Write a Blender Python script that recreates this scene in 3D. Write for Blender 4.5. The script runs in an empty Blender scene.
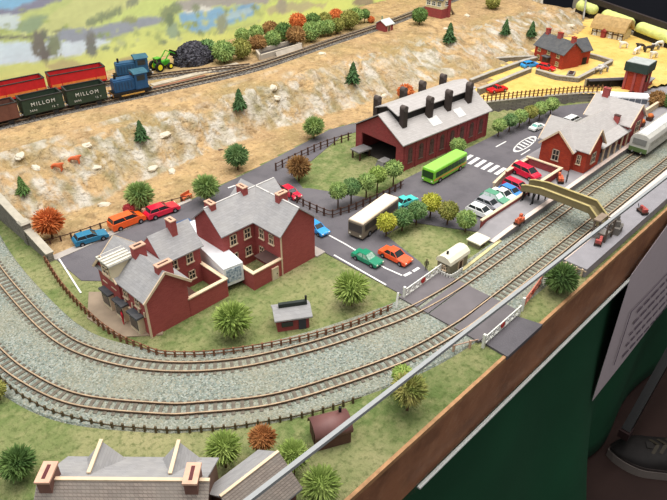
import bpy, bmesh, math, random
from mathutils import Vector, Matrix, noise
random.seed(7)
PI=math.pi; SC=bpy.context.scene; COL=SC.collection
CM=0.01; Z0=68.0            # lengths are written in centimetres; the board top stands 68 cm above the floor
# ---------------------------------------------------------------- camera geometry
F=650.0; TH=math.radians(33.5); EYE=52.0; AZ=math.radians(44.3)
SA,CA=math.sin(AZ),math.cos(AZ)
def at(px,py,z=0.0):
    dx=(px-333.5)/F; dy=-(py-250)/F
    fy=math.cos(TH)+dy*math.sin(TH); fz=-math.sin(TH)+dy*math.cos(TH)
    t=(z-EYE)/fz; x,y=dx*t,fy*t
    return (x*SA+y*CA,-x*CA+y*SA)
def proj(u,v,z=0):
    x=u*SA-v*CA; y=u*CA+v*SA
    zc=y*math.cos(TH)-(z-EYE)*math.sin(TH); yc=y*math.sin(TH)+(z-EYE)*math.cos(TH)
    return 333.5+F*x/zc,250-F*yc/zc,zc
cam=bpy.data.cameras.new('camera'); co=bpy.data.objects.new('camera',cam); COL.objects.link(co)
cam.sensor_width=36; cam.lens=F/667*36; cam.clip_start=.01; cam.clip_end=60
co.location=(0,0,(EYE+Z0)*CM); co.rotation_euler=(PI/2-TH,0,AZ-PI/2)
SC.camera=co
# ---------------------------------------------------------------- materials
MATS={}
def nt(m): return m.node_tree.nodes,m.node_tree.links
def mat(name,col,rough=.7,var=.12,scale=120,metal=0,bump=0,bscale=None,col2=None,spec=.3,coat=0):
    if name in MATS: return MATS[name]
    m=bpy.data.materials.new(name); m.use_nodes=True; N,L=nt(m); b=N['Principled BSDF']
    b.inputs['Roughness'].default_value=rough; b.inputs['Metallic'].default_value=metal
    b.inputs['Specular IOR Level'].default_value=spec
    b.inputs['Coat Weight'].default_value=coat
    tc=N.new('ShaderNodeTexCoord'); no=N.new('ShaderNodeTexNoise'); no.inputs['Scale'].default_value=scale; no.inputs['Detail'].default_value=4
    L.new(tc.outputs['Object'],no.inputs['Vector'])
    cr=N.new('ShaderNodeValToRGB'); L.new(no.outputs['Fac'],cr.inputs['Fac'])
    a=[max(0,c*(1-var)) for c in col]; c2=col2 or [min(1,c*(1+var)) for c in col]
    cr.color_ramp.elements[0].position=.33; cr.color_ramp.elements[1].position=.67
    cr.color_ramp.elements[0].color=(*a,1); cr.color_ramp.elements[1].color=(*c2,1)
    L.new(cr.outputs['Color'],b.inputs['Base Color'])
    if bump:
        n2=N.new('ShaderNodeTexNoise'); n2.inputs['Scale'].default_value=bscale or scale*3; n2.inputs['Detail'].default_value=5
        L.new(tc.outputs['Object'],n2.inputs['Vector'])
        bp=N.new('ShaderNodeBump'); bp.inputs['Strength'].default_value=1; bp.inputs['Distance'].default_value=bump*CM
        L.new(n2.outputs['Fac'],bp.inputs['Height']); L.new(bp.outputs['Normal'],b.inputs['Normal'])
    MATS[name]=m; return m
def s2l(*c): return tuple(((x/255)/12.92 if x/255<.04045 else ((x/255+.055)/1.055)**2.4) for x in c)
def rgb(name,r,g,b,**k): return mat(name,s2l(r,g,b),**k)
def granular(name,cols,scale,bump=.15,rough=.95,vec_stretch=None,big=None):
    """stone chips / scatter: voronoi cells with several colours"""
    m=bpy.data.materials.new(name); m.use_nodes=True; N,L=nt(m); b=N['Principled BSDF']
    b.inputs['Roughness'].default_value=rough; b.inputs['Specular IOR Level'].default_value=.15
    tc=N.new('ShaderNodeTexCoord'); vo=N.new('ShaderNodeTexVoronoi'); vo.inputs['Scale'].default_value=scale
    L.new(tc.outputs['Object'],vo.inputs['Vector'])
    sp=N.new('ShaderNodeSeparateColor'); L.new(vo.outputs['Color'],sp.inputs['Color'])
    cr=N.new('ShaderNodeValToRGB'); L.new(sp.outputs['Red'],cr.inputs['Fac']); e=cr.color_ramp.elements
    cr.color_ramp.interpolation='CONSTANT'
    e[0].color=(*cols[0],1); e[1].position=1/len(cols); e[1].color=(*cols[1],1)
    for i in range(2,len(cols)):
        q=e.new(i/len(cols)); q.color=(*cols[i],1)
    out=cr.outputs['Color']
    if big:
        no=N.new('ShaderNodeTexNoise'); no.inputs['Scale'].default_value=big[1]; no.inputs['Detail'].default_value=4; L.new(tc.outputs['Object'],no.inputs['Vector'])
        r2=N.new('ShaderNodeValToRGB'); r2.color_ramp.elements[0].position=.42; r2.color_ramp.elements[1].position=.62
        L.new(no.outputs['Fac'],r2.inputs['Fac'])
        mx=N.new('ShaderNodeMix'); mx.data_type='RGBA'; mu=N.new('ShaderNodeMath'); mu.operation='MULTIPLY'; mu.inputs[1].default_value=big[2]
        L.new(r2.outputs['Color'],mu.inputs[0]); L.new(mu.outputs[0],mx.inputs['Factor'])
        L.new(out,mx.inputs[6]); mx.inputs[7].default_value=(*big[0],1); out=mx.outputs[2]
    L.new(out,b.inputs['Base Color'])
    bp=N.new('ShaderNodeBump'); bp.inputs['Distance'].default_value=bump*CM; L.new(vo.outputs['Distance'],bp.inputs['Height']); bp.invert=True
    L.new(bp.outputs['Normal'],b.inputs['Normal']); MATS[name]=m; return m
def layered(name,base,layers,rough=.95,bump=.2,bscale=150,slope=None,rows=None):
    """base colour, then noise-masked layers (colour, scale, lo, hi, amount); slope=(colour,lo,hi) adds bare rock where the ground is steep"""
    m=bpy.data.materials.new(name); m.use_nodes=True; N,L=nt(m); b=N['Principled BSDF']
    b.inputs['Roughness'].default_value=rough; b.inputs['Specular IOR Level'].default_value=.12
    tc=N.new('ShaderNodeTexCoord'); cur=None
    def mixin(fac,colr):
        nonlocal cur
        mx=N.new('ShaderNodeMix'); mx.data_type='RGBA'; L.new(fac,mx.inputs['Factor'])
        if cur is None: mx.inputs[6].default_value=(*base,1)
        else: L.new(cur,mx.inputs[6])
        if isinstance(colr,tuple): mx.inputs[7].default_value=(*colr,1)
        else: L.new(colr,mx.inputs[7])
        cur=mx.outputs[2]
    def mask(scale,lo,hi,amt,i,st=1):
        mp=N.new('ShaderNodeMapping'); mp.inputs['Scale'].default_value=(1,st,1); mp.inputs['Location'].default_value=(i*3.7,i*1.3,i*.7); L.new(tc.outputs['Object'],mp.inputs['Vector'])
        no=N.new('ShaderNodeTexNoise'); no.inputs['Scale'].default_value=scale; no.inputs['Detail'].default_value=6; no.inputs['Roughness'].default_value=.6
        L.new(mp.outputs['Vector'],no.inputs['Vector'])
        mr=N.new('ShaderNodeMapRange'); mr.inputs['From Min'].default_value=lo; mr.inputs['From Max'].default_value=hi; mr.inputs['To Max'].default_value=amt
        L.new(no.outputs['Fac'],mr.inputs['Value']); return mr.outputs['Result']
    for i,(c,s,lo,hi,a) in enumerate(layers):
        mixin(mask(s,lo,hi,a,i),c)
    if slope:
        ge=N.new('ShaderNodeNewGeometry'); sx=N.new('ShaderNodeSeparateXYZ'); L.new(ge.outputs['Normal'],sx.inputs['Vector'])
        mr=N.new('ShaderNodeMapRange'); mr.inputs['From Min'].default_value=slope[1]; mr.inputs['From Max'].default_value=slope[2]
        L.new(sx.outputs['Z'],mr.inputs['Value'])
        r=mask(36,.38,.52,1,9,.35); r2=mask(9,.34,.5,.85,13)
        mu=N.new('ShaderNodeMath'); mu.operation='MULTIPLY'; L.new(mr.outputs['Result'],mu.inputs[0]); L.new(r,mu.inputs[1])
        mu2=N.new('ShaderNodeMath'); mu2.operation='MULTIPLY'; L.new(mu.outputs[0],mu2.inputs[0]); L.new(r2,mu2.inputs[1])
        cr=N.new('ShaderNodeValToRGB'); cr.color_ramp.elements[0].position=.35; cr.color_ramp.elements[1].position=.6
        no=N.new('ShaderNodeTexNoise'); no.inputs['Scale'].default_value=45; no.inputs['Detail'].default_value=5; mp2=N.new('ShaderNodeMapping'); mp2.inputs['Scale'].default_value=(1,.4,1); L.new(tc.outputs['Object'],mp2.inputs['Vector']); L.new(mp2.outputs['Vector'],no.inputs['Vector']); L.new(no.outputs['Fac'],cr.inputs['Fac'])
        cr.color_ramp.elements[0].color=(*slope[3],1); cr.color_ramp.elements[1].color=(*slope[0],1)
        mixin(mu2.outputs[0],cr.outputs['Color'])
    L.new(cur,b.inputs['Base Color'])
    n2=N.new('ShaderNodeTexNoise'); n2.inputs['Scale'].default_value=bscale; n2.inputs['Detail'].default_value=6; L.new(tc.outputs['Object'],n2.inputs['Vector'])
    bp=N.new('ShaderNodeBump'); bp.inputs['Distance'].default_value=bump*CM; L.new(n2.outputs['Fac'],bp.inputs['Height']); L.new(bp.outputs['Normal'],b.inputs['Normal'])
    MATS[name]=m; return m
def coursed(name,c1,c2,cm,w,h,rough=.8,stain=None,mort=.03,off=.5):
    """brick / slate courses on upright or sloped card: object space, u = x+y, v = z"""
    m=bpy.data.materials.new(name); m.use_nodes=True; N,L=nt(m); b=N['Principled BSDF']; b.inputs['Roughness'].default_value=rough
    b.inputs['Specular IOR Level'].default_value=.2
    tc=N.new('ShaderNodeTexCoord'); sx=N.new('ShaderNodeSeparateXYZ'); L.new(tc.outputs['Object'],sx.inputs['Vector'])
    ad=N.new('ShaderNodeMath'); ad.operation='ADD'; L.new(sx.outputs['X'],ad.inputs[0]); L.new(sx.outputs['Y'],ad.inputs[1])
    cb=N.new('ShaderNodeCombineXYZ'); L.new(ad.outputs[0],cb.inputs['X']); L.new(sx.outputs['Z'],cb.inputs['Y'])
    br=N.new('ShaderNodeTexBrick'); br.inputs['Scale'].default_value=100; br.inputs['Brick Width'].default_value=w; br.inputs['Row Height'].default_value=h
    br.inputs['Mortar Size'].default_value=mort*h; br.offset=off
    br.inputs['Color1'].default_value=(*c1,1); br.inputs['Color2'].default_value=(*c2,1); br.inputs['Mortar'].default_value=(*cm,1)
    L.new(cb.outputs[0],br.inputs['Vector'])
    no=N.new('ShaderNodeTexNoise'); no.inputs['Scale'].default_value=60; no.inputs['Detail'].default_value=5; L.new(tc.outputs['Object'],no.inputs['Vector'])
    mr=N.new('ShaderNodeMapRange'); mr.inputs['From Min'].default_value=.4; mr.inputs['From Max'].default_value=.75; mr.inputs['To Max'].default_value=.45
    L.new(no.outputs['Fac'],mr.inputs['Value']); mx=N.new('ShaderNodeMix'); mx.data_type='RGBA'
    L.new(mr.outputs['Result'],mx.inputs['Factor']); L.new(br.outputs['Color'],mx.inputs[6]); mx.inputs[7].default_value=(*(stain or cm),1)
    L.new(mx.outputs[2],b.inputs['Base Color']); MATS[name]=m; return m
brick=coursed('red_brick',s2l(166,82,78),s2l(152,72,70),s2l(170,106,100),.45,.16,stain=s2l(150,76,72))
brick_dark=coursed('dark_red_brick',s2l(152,68,68),s2l(134,58,60),s2l(150,92,88),.45,.16,stain=s2l(128,72,68))
brick_or=coursed('orange_brick',s2l(176,66,44),s2l(152,54,40),s2l(160,90,70),.45,.16,stain=s2l(140,58,44))
slate=coursed('grey_slate',s2l(158,156,156),s2l(146,144,144),s2l(126,124,124),.6,.22,stain=s2l(168,164,160))
slate_pale=coursed('pale_slate',s2l(176,171,168),s2l(166,161,158),s2l(146,141,138),.6,.22,stain=s2l(168,162,158))
slate_dark=coursed('dark_slate',s2l(92,92,94),s2l(78,80,84),s2l(60,62,64),.6,.22,stain=s2l(104,102,100))
slate_brown=coursed('brown_slate',s2l(138,126,116),s2l(122,112,104),s2l(96,86,80),.34,.15,mort=.12,stain=s2l(128,122,114))
timber_frame=rgb('cream_render',214,200,170,var=.06)
stone=coursed('grey_stone',s2l(140,134,124),s2l(120,114,106),s2l(96,92,86),.7,.35,stain=s2l(150,144,134),mort=.1)
cream=rgb('cream_paint',214,190,160,var=.06)
white=rgb('white_paint',226,224,216,var=.04,rough=.5)
black=rgb('black_paint',24,22,22,var=.1,rough=.6)
darkbrown=rgb('dark_brown_wood',74,50,40,var=.2)
fencewood=rgb('fence_wood',124,84,60,var=.25,scale=200)
glassd=rgb('dark_pane',40,46,48,var=.2,rough=.25,spec=.6)
grey=rgb('grey_card',128,126,124,var=.08)
concrete=rgb('pale_concrete',176,168,160,var=.08,scale=60)
greycon=rgb('grey_concrete',140,136,138,var=.08,scale=60)
rail_m=rgb('rail_steel',180,156,128,var=.15,rough=.4,metal=.2)
sleeper_m=rgb('sleeper_brown',102,94,82,var=.25,scale=200)
chrome=rgb('silver_metal',180,180,184,var=.04,rough=.3,metal=.8)
tyre=rgb('tyre_rubber',26,26,27,var=.1)
def paint(n,r,g,b): return rgb(n,r,g,b,var=.05,rough=.3,spec=.5,coat=.3)
# ---------------------------------------------------------------- mesh helper (centimetres in, metres out)
class MB:
    def __init__(s): s.v=[]; s.f=[]; s.mi=[]; s.m=0
    def mati(s,i): s.m=i; return s
    def add(s,vs,fs):
        b=len(s.v); s.v+=[tuple(p) for p in vs]; s.f+=[tuple(b+i for i in f) for f in fs]; s.mi+=[s.m]*len(fs); return s
    def box(s,x0,x1,y0,y1,z0,z1,rz=0,c=None,top=1.0,topy=None):
        ty=top if topy is None else topy
        cx,cy=(x0+x1)/2,(y0+y1)/2
        V=[]
        for (z,kx,ky) in ((z0,1,1),(z1,top,ty)):
            for (x,y) in ((x0,y0),(x1,y0),(x1,y1),(x0,y1)): V.append(Vector((cx+(x-cx)*kx,cy+(y-cy)*ky,z)))
        if rz:
            o=Vector(c) if c else Vector((cx,cy,0)); R=Matrix.Rotation(rz,3,'Z'); V=[R@(p-o)+o for p in V]
        return s.add(V,[(3,2,1,0),(4,5,6,7),(0,1,5,4),(1,2,6,5),(2,3,7,6),(3,0,4,7)])
    def cube(s,c,d,rz=0): return s.box(c[0]-d[0]/2,c[0]+d[0]/2,c[1]-d[1]/2,c[1]+d[1]/2,c[2]-d[2]/2,c[2]+d[2]/2,rz,(c[0],c[1],0))
    def bar(s,a,b,w,h=None,up=(0,0,1)):
        a,b=Vector(a),Vector(b); h=h or w; d=(b-a).normalized(); u=Vector(up)
        if abs(d.dot(u))>.98: u=Vector((1,0,0))
        x=d.cross(u).normalized()*w/2; y=x.cross(d).normalized()*h/2
        V=[a-x-y,a+x-y,a+x+y,a-x+y,b-x-y,b+x-y,b+x+y,b-x+y]
        return s.add(V,[(3,2,1,0),(4,5,6,7),(0,1,5,4),(1,2,6,5),(2,3,7,6),(3,0,4,7)])
    def cyl(s,a,b,r,r2=None,n=12):
        a,b=Vector(a),Vector(b); r2=r if r2 is None else r2; d=(b-a).normalized(); u=Vector((0,0,1)) if abs(d.z)<.9 else Vector((1,0,0))
        x=d.cross(u).normalized(); y=x.cross(d)
        V=[a+(x*math.cos(2*PI*i/n)+y*math.sin(2*PI*i/n))*r for i in range(n)]+[b+(x*math.cos(2*PI*i/n)+y*math.sin(2*PI*i/n))*r2 for i in range(n)]
        return s.add(V,[tuple(range(n-1,-1,-1)),tuple(range(n,2*n))]+[(i,(i+1)%n,n+(i+1)%n,n+i) for i in range(n)])
    def prism(s,poly,z0,z1):
        """poly in x,y, counter-clockwise"""
        n=len(poly); V=[(p[0],p[1],z0) for p in poly]+[(p[0],p[1],z1) for p in poly]
        return s.add(V,[tuple(range(n-1,-1,-1)),tuple(range(n,2*n))]+[(i,(i+1)%n,n+(i+1)%n,n+i) for i in range(n)])
    def prof(s,poly,y0,y1,axis='y'):
        """profile in (x,z) swept along y, or (y,z) along x"""
        n=len(poly); mk=(lambda p,t:(p[0],t,p[1])) if axis=='y' else (lambda p,t:(t,p[0],p[1]))
        V=[mk(p,y0) for p in poly]+[mk(p,y1) for p in poly]
        return s.add(V,[tuple(range(n-1,-1,-1)),tuple(range(n,2*n))]+[(i,(i+1)%n,n+(i+1)%n,n+i) for i in range(n)])
    def ball(s,c,r,n=10,m=7,sq=(1,1,1)):
        V=[(c[0],c[1],c[2]-r*sq[2])]
        for j in range(1,m):
            t=-PI/2+PI*j/m
            for i in range(n): V.append((c[0]+r*sq[0]*math.cos(t)*math.cos(2*PI*i/n),c[1]+r*sq[1]*math.cos(t)*math.sin(2*PI*i/n),c[2]+r*sq[2]*math.sin(t)))
        V.append((c[0],c[1],c[2]+r*sq[2])); F_=[]
        for i in range(n):
            F_.append((0,1+(i+1)%n,1+i)); F_.append((len(V)-1,1+(m-2)*n+i,1+(m-2)*n+(i+1)%n))
            for j in range(m-2): F_.append((1+j*n+i,1+j*n+(i+1)%n,1+(j+1)*n+(i+1)%n,1+(j+1)*n+i))
        return s.add(V,F_)
    def build(s,name,mats,parent=None,loc=(0,0,0),rz=0,smooth=False,bevel=0,fix=True):
        me=bpy.data.meshes.new(name); me.from_pydata([(x*CM,y*CM,z*CM) for x,y,z in s.v],[],s.f)
        if not isinstance(mats,(list,tuple)): mats=[mats]
        for m in mats: me.materials.append(m)
        me.polygons.foreach_set('material_index',s.mi)
        if fix:
            bm=bmesh.new(); bm.from_mesh(me); bmesh.ops.recalc_face_normals(bm,faces=bm.faces); bm.to_mesh(me); bm.free()
        if smooth: me.polygons.foreach_set('use_smooth',[True]*len(me.polygons))
        me.update(); o=bpy.data.objects.new(name,me); COL.objects.link(o)
        if bevel:
            md=o.modifiers.new('bevel','BEVEL'); md.width=bevel*CM; md.segments=2; md.limit_method='ANGLE'
        if parent: o.parent=parent; o.location=Vector(loc)*CM
        else: o.location=(loc[0]*CM,loc[1]*CM,(loc[2]+Z0)*CM)
        o.rotation_euler=(0,0,rz); return o
def tag(o,label=None,cat=None,group=None,kind=None):
    if label: o['label']=label
    if cat: o['category']=cat
    if group: o['group']=group
    if kind: o['kind']=kind
    return o
def thing(name,label,cat,loc=(0,0,0),rz=0,group=None):
    o=bpy.data.objects.new(name,None); COL.objects.link(o); o.empty_display_size=.01
    o.location=(loc[0]*CM,loc[1]*CM,(loc[2]+Z0)*CM); o.rotation_euler=(0,0,rz); return tag(o,label,cat,group)
def kids(o): return [c for c in bpy.data.objects if c.parent is o]
def copy_tree(src,loc=None,rz=None,scale=None,label=None,group=None,tree=None,swap=None):
    """copy a thing with its parts; tree = nested list of (object, [children])"""
    def rec(node,par):
        o,ch=node; c=o.copy(); COL.objects.link(c)
        if par: c.parent=par
        if swap and o.name.split('.')[0] in swap:
            c.material_slots[0].link='OBJECT'; c.material_slots[0].material=swap[o.name.split('.')[0]]
        for k in ch: rec(k,c)
        return c
    r=rec(tree,None)
    if loc: r.location=(loc[0]*CM,loc[1]*CM,(loc[2]+Z0)*CM)
    if rz is not None: r.rotation_euler=(0,0,rz)
    if scale: r.scale=(scale,)*3 if not isinstance(scale,tuple) else scale
    if label: r['label']=label
    if group: r['group']=group
    return r
def tree_of(o): return (o,[tree_of(c) for c in kids(o)])
def ang(p,q): return math.atan2(q[1]-p[1],q[0]-p[0])
def lerp(a,b,t): return a+(b-a)*t
def interp(tab,x):
    if x<=tab[0][0]: return tab[0][1]
    for (a,b),(c,d) in zip(tab,tab[1:]):
        if x<=c: return b+(d-b)*(x-a)/(c-a)
    return tab[-1][1]
def spline(pts,step=.5):
    out=[]; P=[Vector((p[0],p[1],p[2] if len(p)>2 else 0)) for p in pts]; P=[2*P[0]-P[1]]+P+[2*P[-1]-P[-2]]
    for i in range(1,len(P)-2):
        n=max(2,int((P[i+1]-P[i]).length/step))
        for k in range(n):
            t=k/n; a,b,c,d=P[i-1:i+3]
            out.append(.5*((2*b)+(c-a)*t+(2*a-5*b+4*c-d)*t*t+(3*b-a-3*c+d)*t**3))
    out.append(P[-2]); return out
def resample(path,step):
    out=[(path[0],(path[1]-path[0]).normalized())]; acc=0; nxt=step
    for a,b in zip(path,path[1:]):
        l=(b-a).length
        while acc+l>=nxt and l>0:
            out.append((a.lerp(b,(nxt-acc)/l),(b-a).normalized())); nxt+=step
        acc+=l
    return out
def ribbon(mb,path,prof):
    """sweep an open or closed cross-section prof [(side,z)...] along path; closed section"""
    n=len(prof); V=[]; Fc=[]
    for i,p in enumerate(path):
        a=path[max(0,i-1)]; b=path[min(len(path)-1,i+1)]; d=(b-a); d.z=0; d.normalize(); s=Vector((-d.y,d.x,0))
        for (o,z) in prof: V.append(p+s*o+Vector((0,0,z)))
    for i in range(len(path)-1):
        for k in range(n): Fc.append((i*n+k,i*n+(k+1)%n,(i+1)*n+(k+1)%n,(i+1)*n+k))
    Fc.append(tuple(range(n-1,-1,-1))); Fc.append(tuple((len(path)-1)*n+k for k in range(n)))
    return mb.add(V,Fc)
# ---------------------------------------------------------------- the terrain
FOOT=[(-20,91),(23,91),(42,92.5),(62,94.5),(86,93),(112,88.5),(129,81.5),(142,79),(153,79.5),(175,81),(190,84),(207,91)]
CREST=[(-20,107),(31,105.7),(47,103.5),(68,102.5),(103,101.8),(133,99),(164,96),(192,93.5),(210,96)]
def fz(u,v):
    """the golden farm field rises gently to 2 cm behind its fence line"""
    t=min(1,max(0,(u-108)/20)); return 2*t*t*(3-2*t)
def hgt(u,v,rough=True):
    vf,vc=interp(FOOT,u),interp(CREST,u); base=fz(u,v) if v>70 else 0
    t=(v-vf+.0)/((vc-vf)*.86)
    if t<=0: h=base+.0
    elif t<1: 
        s=t*t*(3-2*t); h=base+(6.2-base)*(.25*t+.75*s)
    else: h=6.2+min(1,(v-vc)/7)*.8
    if u>186 and v>vf: h=base+(h-base)*max(0,1-((u-186)/9)**2)
    if u<26.6 : h=0
    elif u<30 and v>vf: h=base+(h-base)*(.65+.35*(u-26.6)/3.4)
    if rough and v>vf-2 and u>26.6:
        k=max(0,min(1,(v-vf+2)/4))*(1 if t<1 else max(.12,1-(v-vc)/5))*max(.05,min(1,(108.5-v)/3) if v>105 else 1)
        q=Vector((u*.16,v*.16,0)); n1=noise.fractal(q*1.0,1.0,2.0,4); n2=noise.ridged_multi_fractal(Vector((u*.11+5,v*.045,2)),1.0,2.0,4,1.0,2.0)
        h+=k*(n1*.9+(n2-1.1)*.95*(1 if 0<t<1.1 else .15)+((noise.noise(Vector((u*.55,v*.16,3)))*1.1+noise.noise(Vector((u*1.3,v*.5,8)))*.4) if 0<t<1.05 else 0))
    if t>=1 and u<186: h=min(h,7.0)
    if v>106: h=max(6.9,min(h,7.0)) if u>27 else h
    return h
def at_t(px,py):
    z=8.0
    while z>0:
        u,v=at(px,py,z)
        if hgt(u,v)>=z: return (u,v,z)
        z-=.08
    u,v=at(px,py,0); return (u,v,max(0,hgt(u,v)))
def grid(name,u0,u1,v0,v1,step,zf,m,keep=None,stepv=None):
    nu=int((u1-u0)/step)+1; sv=stepv or step; nv=int((v1-v0)/sv)+1
    V=[(u0+i*step,v0+j*sv,zf(u0+i*step,v0+j*sv)) for j in range(nv) for i in range(nu)]; Fc=[]
    for j in range(nv-1):
        for i in range(nu-1):
            if keep and not keep(u0+(i+.5)*step,v0+(j+.5)*sv): continue
            Fc.append((j*nu+i,j*nu+i+1,(j+1)*nu+i+1,(j+1)*nu+i))
    mb=MB(); mb.add(V,Fc); o=mb.build(name,m,smooth=True,fix=False); return tag(o,kind='structure')
grass_m=layered('meadow_flock',s2l(122,130,82),[(s2l(160,152,112),7,.44,.62,.8),(s2l(92,112,60),12,.46,.6,.8),(s2l(152,148,104),60,.45,.65,.6),(s2l(80,94,50),150,.5,.66,.7)],bump=.4,bscale=260)
hill_m=layered('hill_scatter',s2l(170,141,104),[(s2l(194,162,116),14,.42,.62,.8),(s2l(134,110,78),40,.5,.65,.75),(s2l(146,128,88),8,.48,.62,.75),(s2l(200,176,136),90,.55,.7,.6),(s2l(112,92,66),120,.54,.7,.7)],
   bump=.8,bscale=110,slope=(s2l(196,190,178),.985,.9,s2l(132,124,92)))
field_m=layered('golden_field',s2l(212,176,98),[(s2l(226,194,118),12,.42,.62,.8),(s2l(186,156,84),50,.5,.66,.7),(s2l(176,158,100),7,.56,.7,.5)],bump=.2,bscale=260)
tar_m=layered('tarmac',s2l(98,94,98),[(s2l(112,108,110),8,.45,.65,.6),(s2l(84,81,85),30,.5,.65,.5)],rough=.8,bump=.04,bscale=500)
ballast_m=granular('ballast_chips',[s2l(142,146,138),s2l(126,132,122),s2l(160,164,154),s2l(106,112,102),s2l(134,140,128),s2l(148,146,130),s2l(128,138,130)],560,bump=.12,big=(s2l(150,144,120),12,.4))
ballast_dark=granular('dark_ballast',[s2l(110,104,98),s2l(88,84,80),s2l(132,126,118),s2l(74,70,68),s2l(100,96,92)],360,bump=.15)
pav_m=rgb('pavement_grey',168,160,152,var=.07,scale=50)
FEDGE=24.9
BLINE=[(26,82),(50,82.4),(64,83.3),(87,86.3),(104,82.5),(110,76),(118,70)]
def zone_ground(u,v): return v<interp(FOOT,u)-1.2 or u<26.6
grid('ground',-14,214,FEDGE,140,1.0,lambda u,v:0 if u<26.6 or v<interp(FOOT,u) else -.5,grass_m,lambda u,v:(u<27 or v<interp(BLINE,u)+1) and not(u>118 and v>58 and v>interp([(118,68),(137,57),(143,50),(220,44)],u)))
grid('hillside',26.6,206,69,131,.6,lambda u,v:hgt(u,v)+.03,hill_m,lambda u,v:v>(interp(BLINE,u) if u<107 else (interp([(107,74),(120,74.5),(131,76.5)],u) if u<131 else max(interp(FOOT,u)-1.6,76))))
grid('field',107,216,44,92,.8,lambda u,v:fz(u,90)+.12*noise.noise(Vector((u*.1,v*.1,0))),field_m,lambda u,v:v<interp(FOOT,u)+1.5 and v>interp([(107,73.5),(118.6,69.1),(128.7,63),(137.3,56.9),(143,51),(160,45),(216,45)],u) and v<interp([(107,76),(125,76.5),(131,80),(216,95)],u) and u<188.7+.52*(v-60.1)+2.5)
# embankment edge under the field fence: a stone retaining wall
# board, cloth and perspex
brd=thing('layout_board','long timber model railway baseboard with a brown varnished front fascia','layout board',(0,0,0))
MB().box(-14,216,FEDGE+1.2,130.9,-8.5,-.55).build('board_top',darkbrown,brd)
fas=layered('varnished_wood',s2l(166,114,84),[(s2l(132,90,68),14,.42,.62,.8),(s2l(180,130,98),50,.5,.66,.6),(s2l(96,66,50),9,.56,.7,.6)],rough=.45,bump=.03)
MB().box(-14,216,FEDGE,FEDGE+1.2,-8.5,-.02).build('fascia',fas,brd)
MB().box(-14,216,FEDGE-.15,FEDGE+.25,-.5,.12).build('edging_strip',rgb('tan_edging',176,132,92,var=.2),brd)
cl=MB(); V=[];Fc=[]; nC=460; rows=12
for i in range(nC+1):
    u=-16+i*.5
    for j in range(rows+1):
        t=j/rows; w_=min(1,max(0,(106-u)/14)); w_=w_*w_*(3-2*w_); V.append((u,FEDGE+1.6+(.3+.9*t)*math.sin(u*.2+.9*math.sin(u*.07))-7.5*w_*t**2,lerp(-8.6,-66.5,t)))
for i in range(nC):
    for j in range(rows): a=i*(rows+1)+j; Fc.append((a,a+1,a+rows+2,a+rows+1))
cl.add(V,Fc); clo=cl.build('table_cloth',rgb('green_cloth',20,70,44,var=.12,scale=6,rough=.9,bump=.05,bscale=900),smooth=True,fix=False)
md=clo.modifiers.new('solid','SOLIDIFY'); md.thickness=.0012; md.offset=1
tag(clo,'dark green cloth hanging in folds below the front of the layout','cloth')
gl=bpy.data.materials.new('clear_perspex'); gl.use_nodes=True; N,L=nt(gl); N.remove(N['Principled BSDF']); tr=N.new('ShaderNodeBsdfTransparent'); gs=N.new('ShaderNodeBsdfGlossy'); gs.inputs['Roughness'].default_value=.05
tr.inputs['Color'].default_value=(.97,.975,.975,1); fr=N.new('ShaderNodeMixShader'); fr.inputs[0].default_value=.035
L.new(tr.outputs[0],fr.inputs[1]); L.new(gs.outputs[0],fr.inputs[2]); L.new(fr.outputs[0],N['Material Output'].inputs['Surface'])
GV=24.3; GT=11.2
def gtop(u): return 12.2-.036*u
gp=thing('perspex_screen','clear perspex barrier sheet standing along the front edge of the layout','screen',(0,GV,0))
MB().prof([(12,-7.6),(200,-7.6),(200,gtop(200)),(12,gtop(12))],-.12,.12).build('clear_sheet',gl,gp)
MB().prof([(12,gtop(12)),(200,gtop(200)),(200,gtop(200)+.36),(12,gtop(12)+.36)],-.2,.2).build('top_edge',rgb('frosted_edge',148,150,150,var=.03,rough=.5),gp)
MB().box(38,200,-.2,.2,-8.05,-7.83).build('bottom_edge',rgb('white_channel',206,208,204,var=.03,rough=.5),gp)
# ---------------------------------------------------------------- roads
def slab(name,poly,z0,z1,m,kind='structure',px=True,zp=None):
    P=[at(x,y,z1 if zp is None else zp) for x,y in poly] if px else list(poly)
    A=sum(P[i][0]*P[(i+1)%len(P)][1]-P[(i+1)%len(P)][0]*P[i][1] for i in range(len(P)))
    if A<0: P.reverse()
    mb=MB(); mb.prism(P,z0,z1); return tag(mb.build(name,m),kind=kind)
slab('road',[(54.8,40.2),(60.9,40.2),(62.5,44),(64.5,52),(70,52),(75.5,41.5),(82,42.5),(90,44),(97,45.5),(108,49),(122,51),(140,49),(143,52),(130.5,59.5),(116.5,61),(106.5,60.8),(81,61.5),(71.5,61),(66.8,71),(60,76.5),(55.5,76),(54.8,60)],-.3,.1,tar_m,px=False)
slab('road',[(27,74),(31,69.5),(41,72),(55,72.5),(56,72),(66,71.5),(68,76.2),(86,82),(104,79),(104,82.2),(87,86),(64,83),(50,81.8),(35.7,82),(27,82)],-.3,.09,tar_m,px=False)
slab('pavement',[(25.9,82.4),(35.7,82.4),(50.5,82.2),(50.5,81.5),(35.7,81.2),(27,81)],-.2,.2,pav_m,px=False)
slab('road',[(54.0,24.6),(62.0,24.6),(61.0,28.6),(54.2,28.6)],-.3,.3,tar_m,px=False)
wl=rgb('road_white',222,220,216,var=.05)
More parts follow.
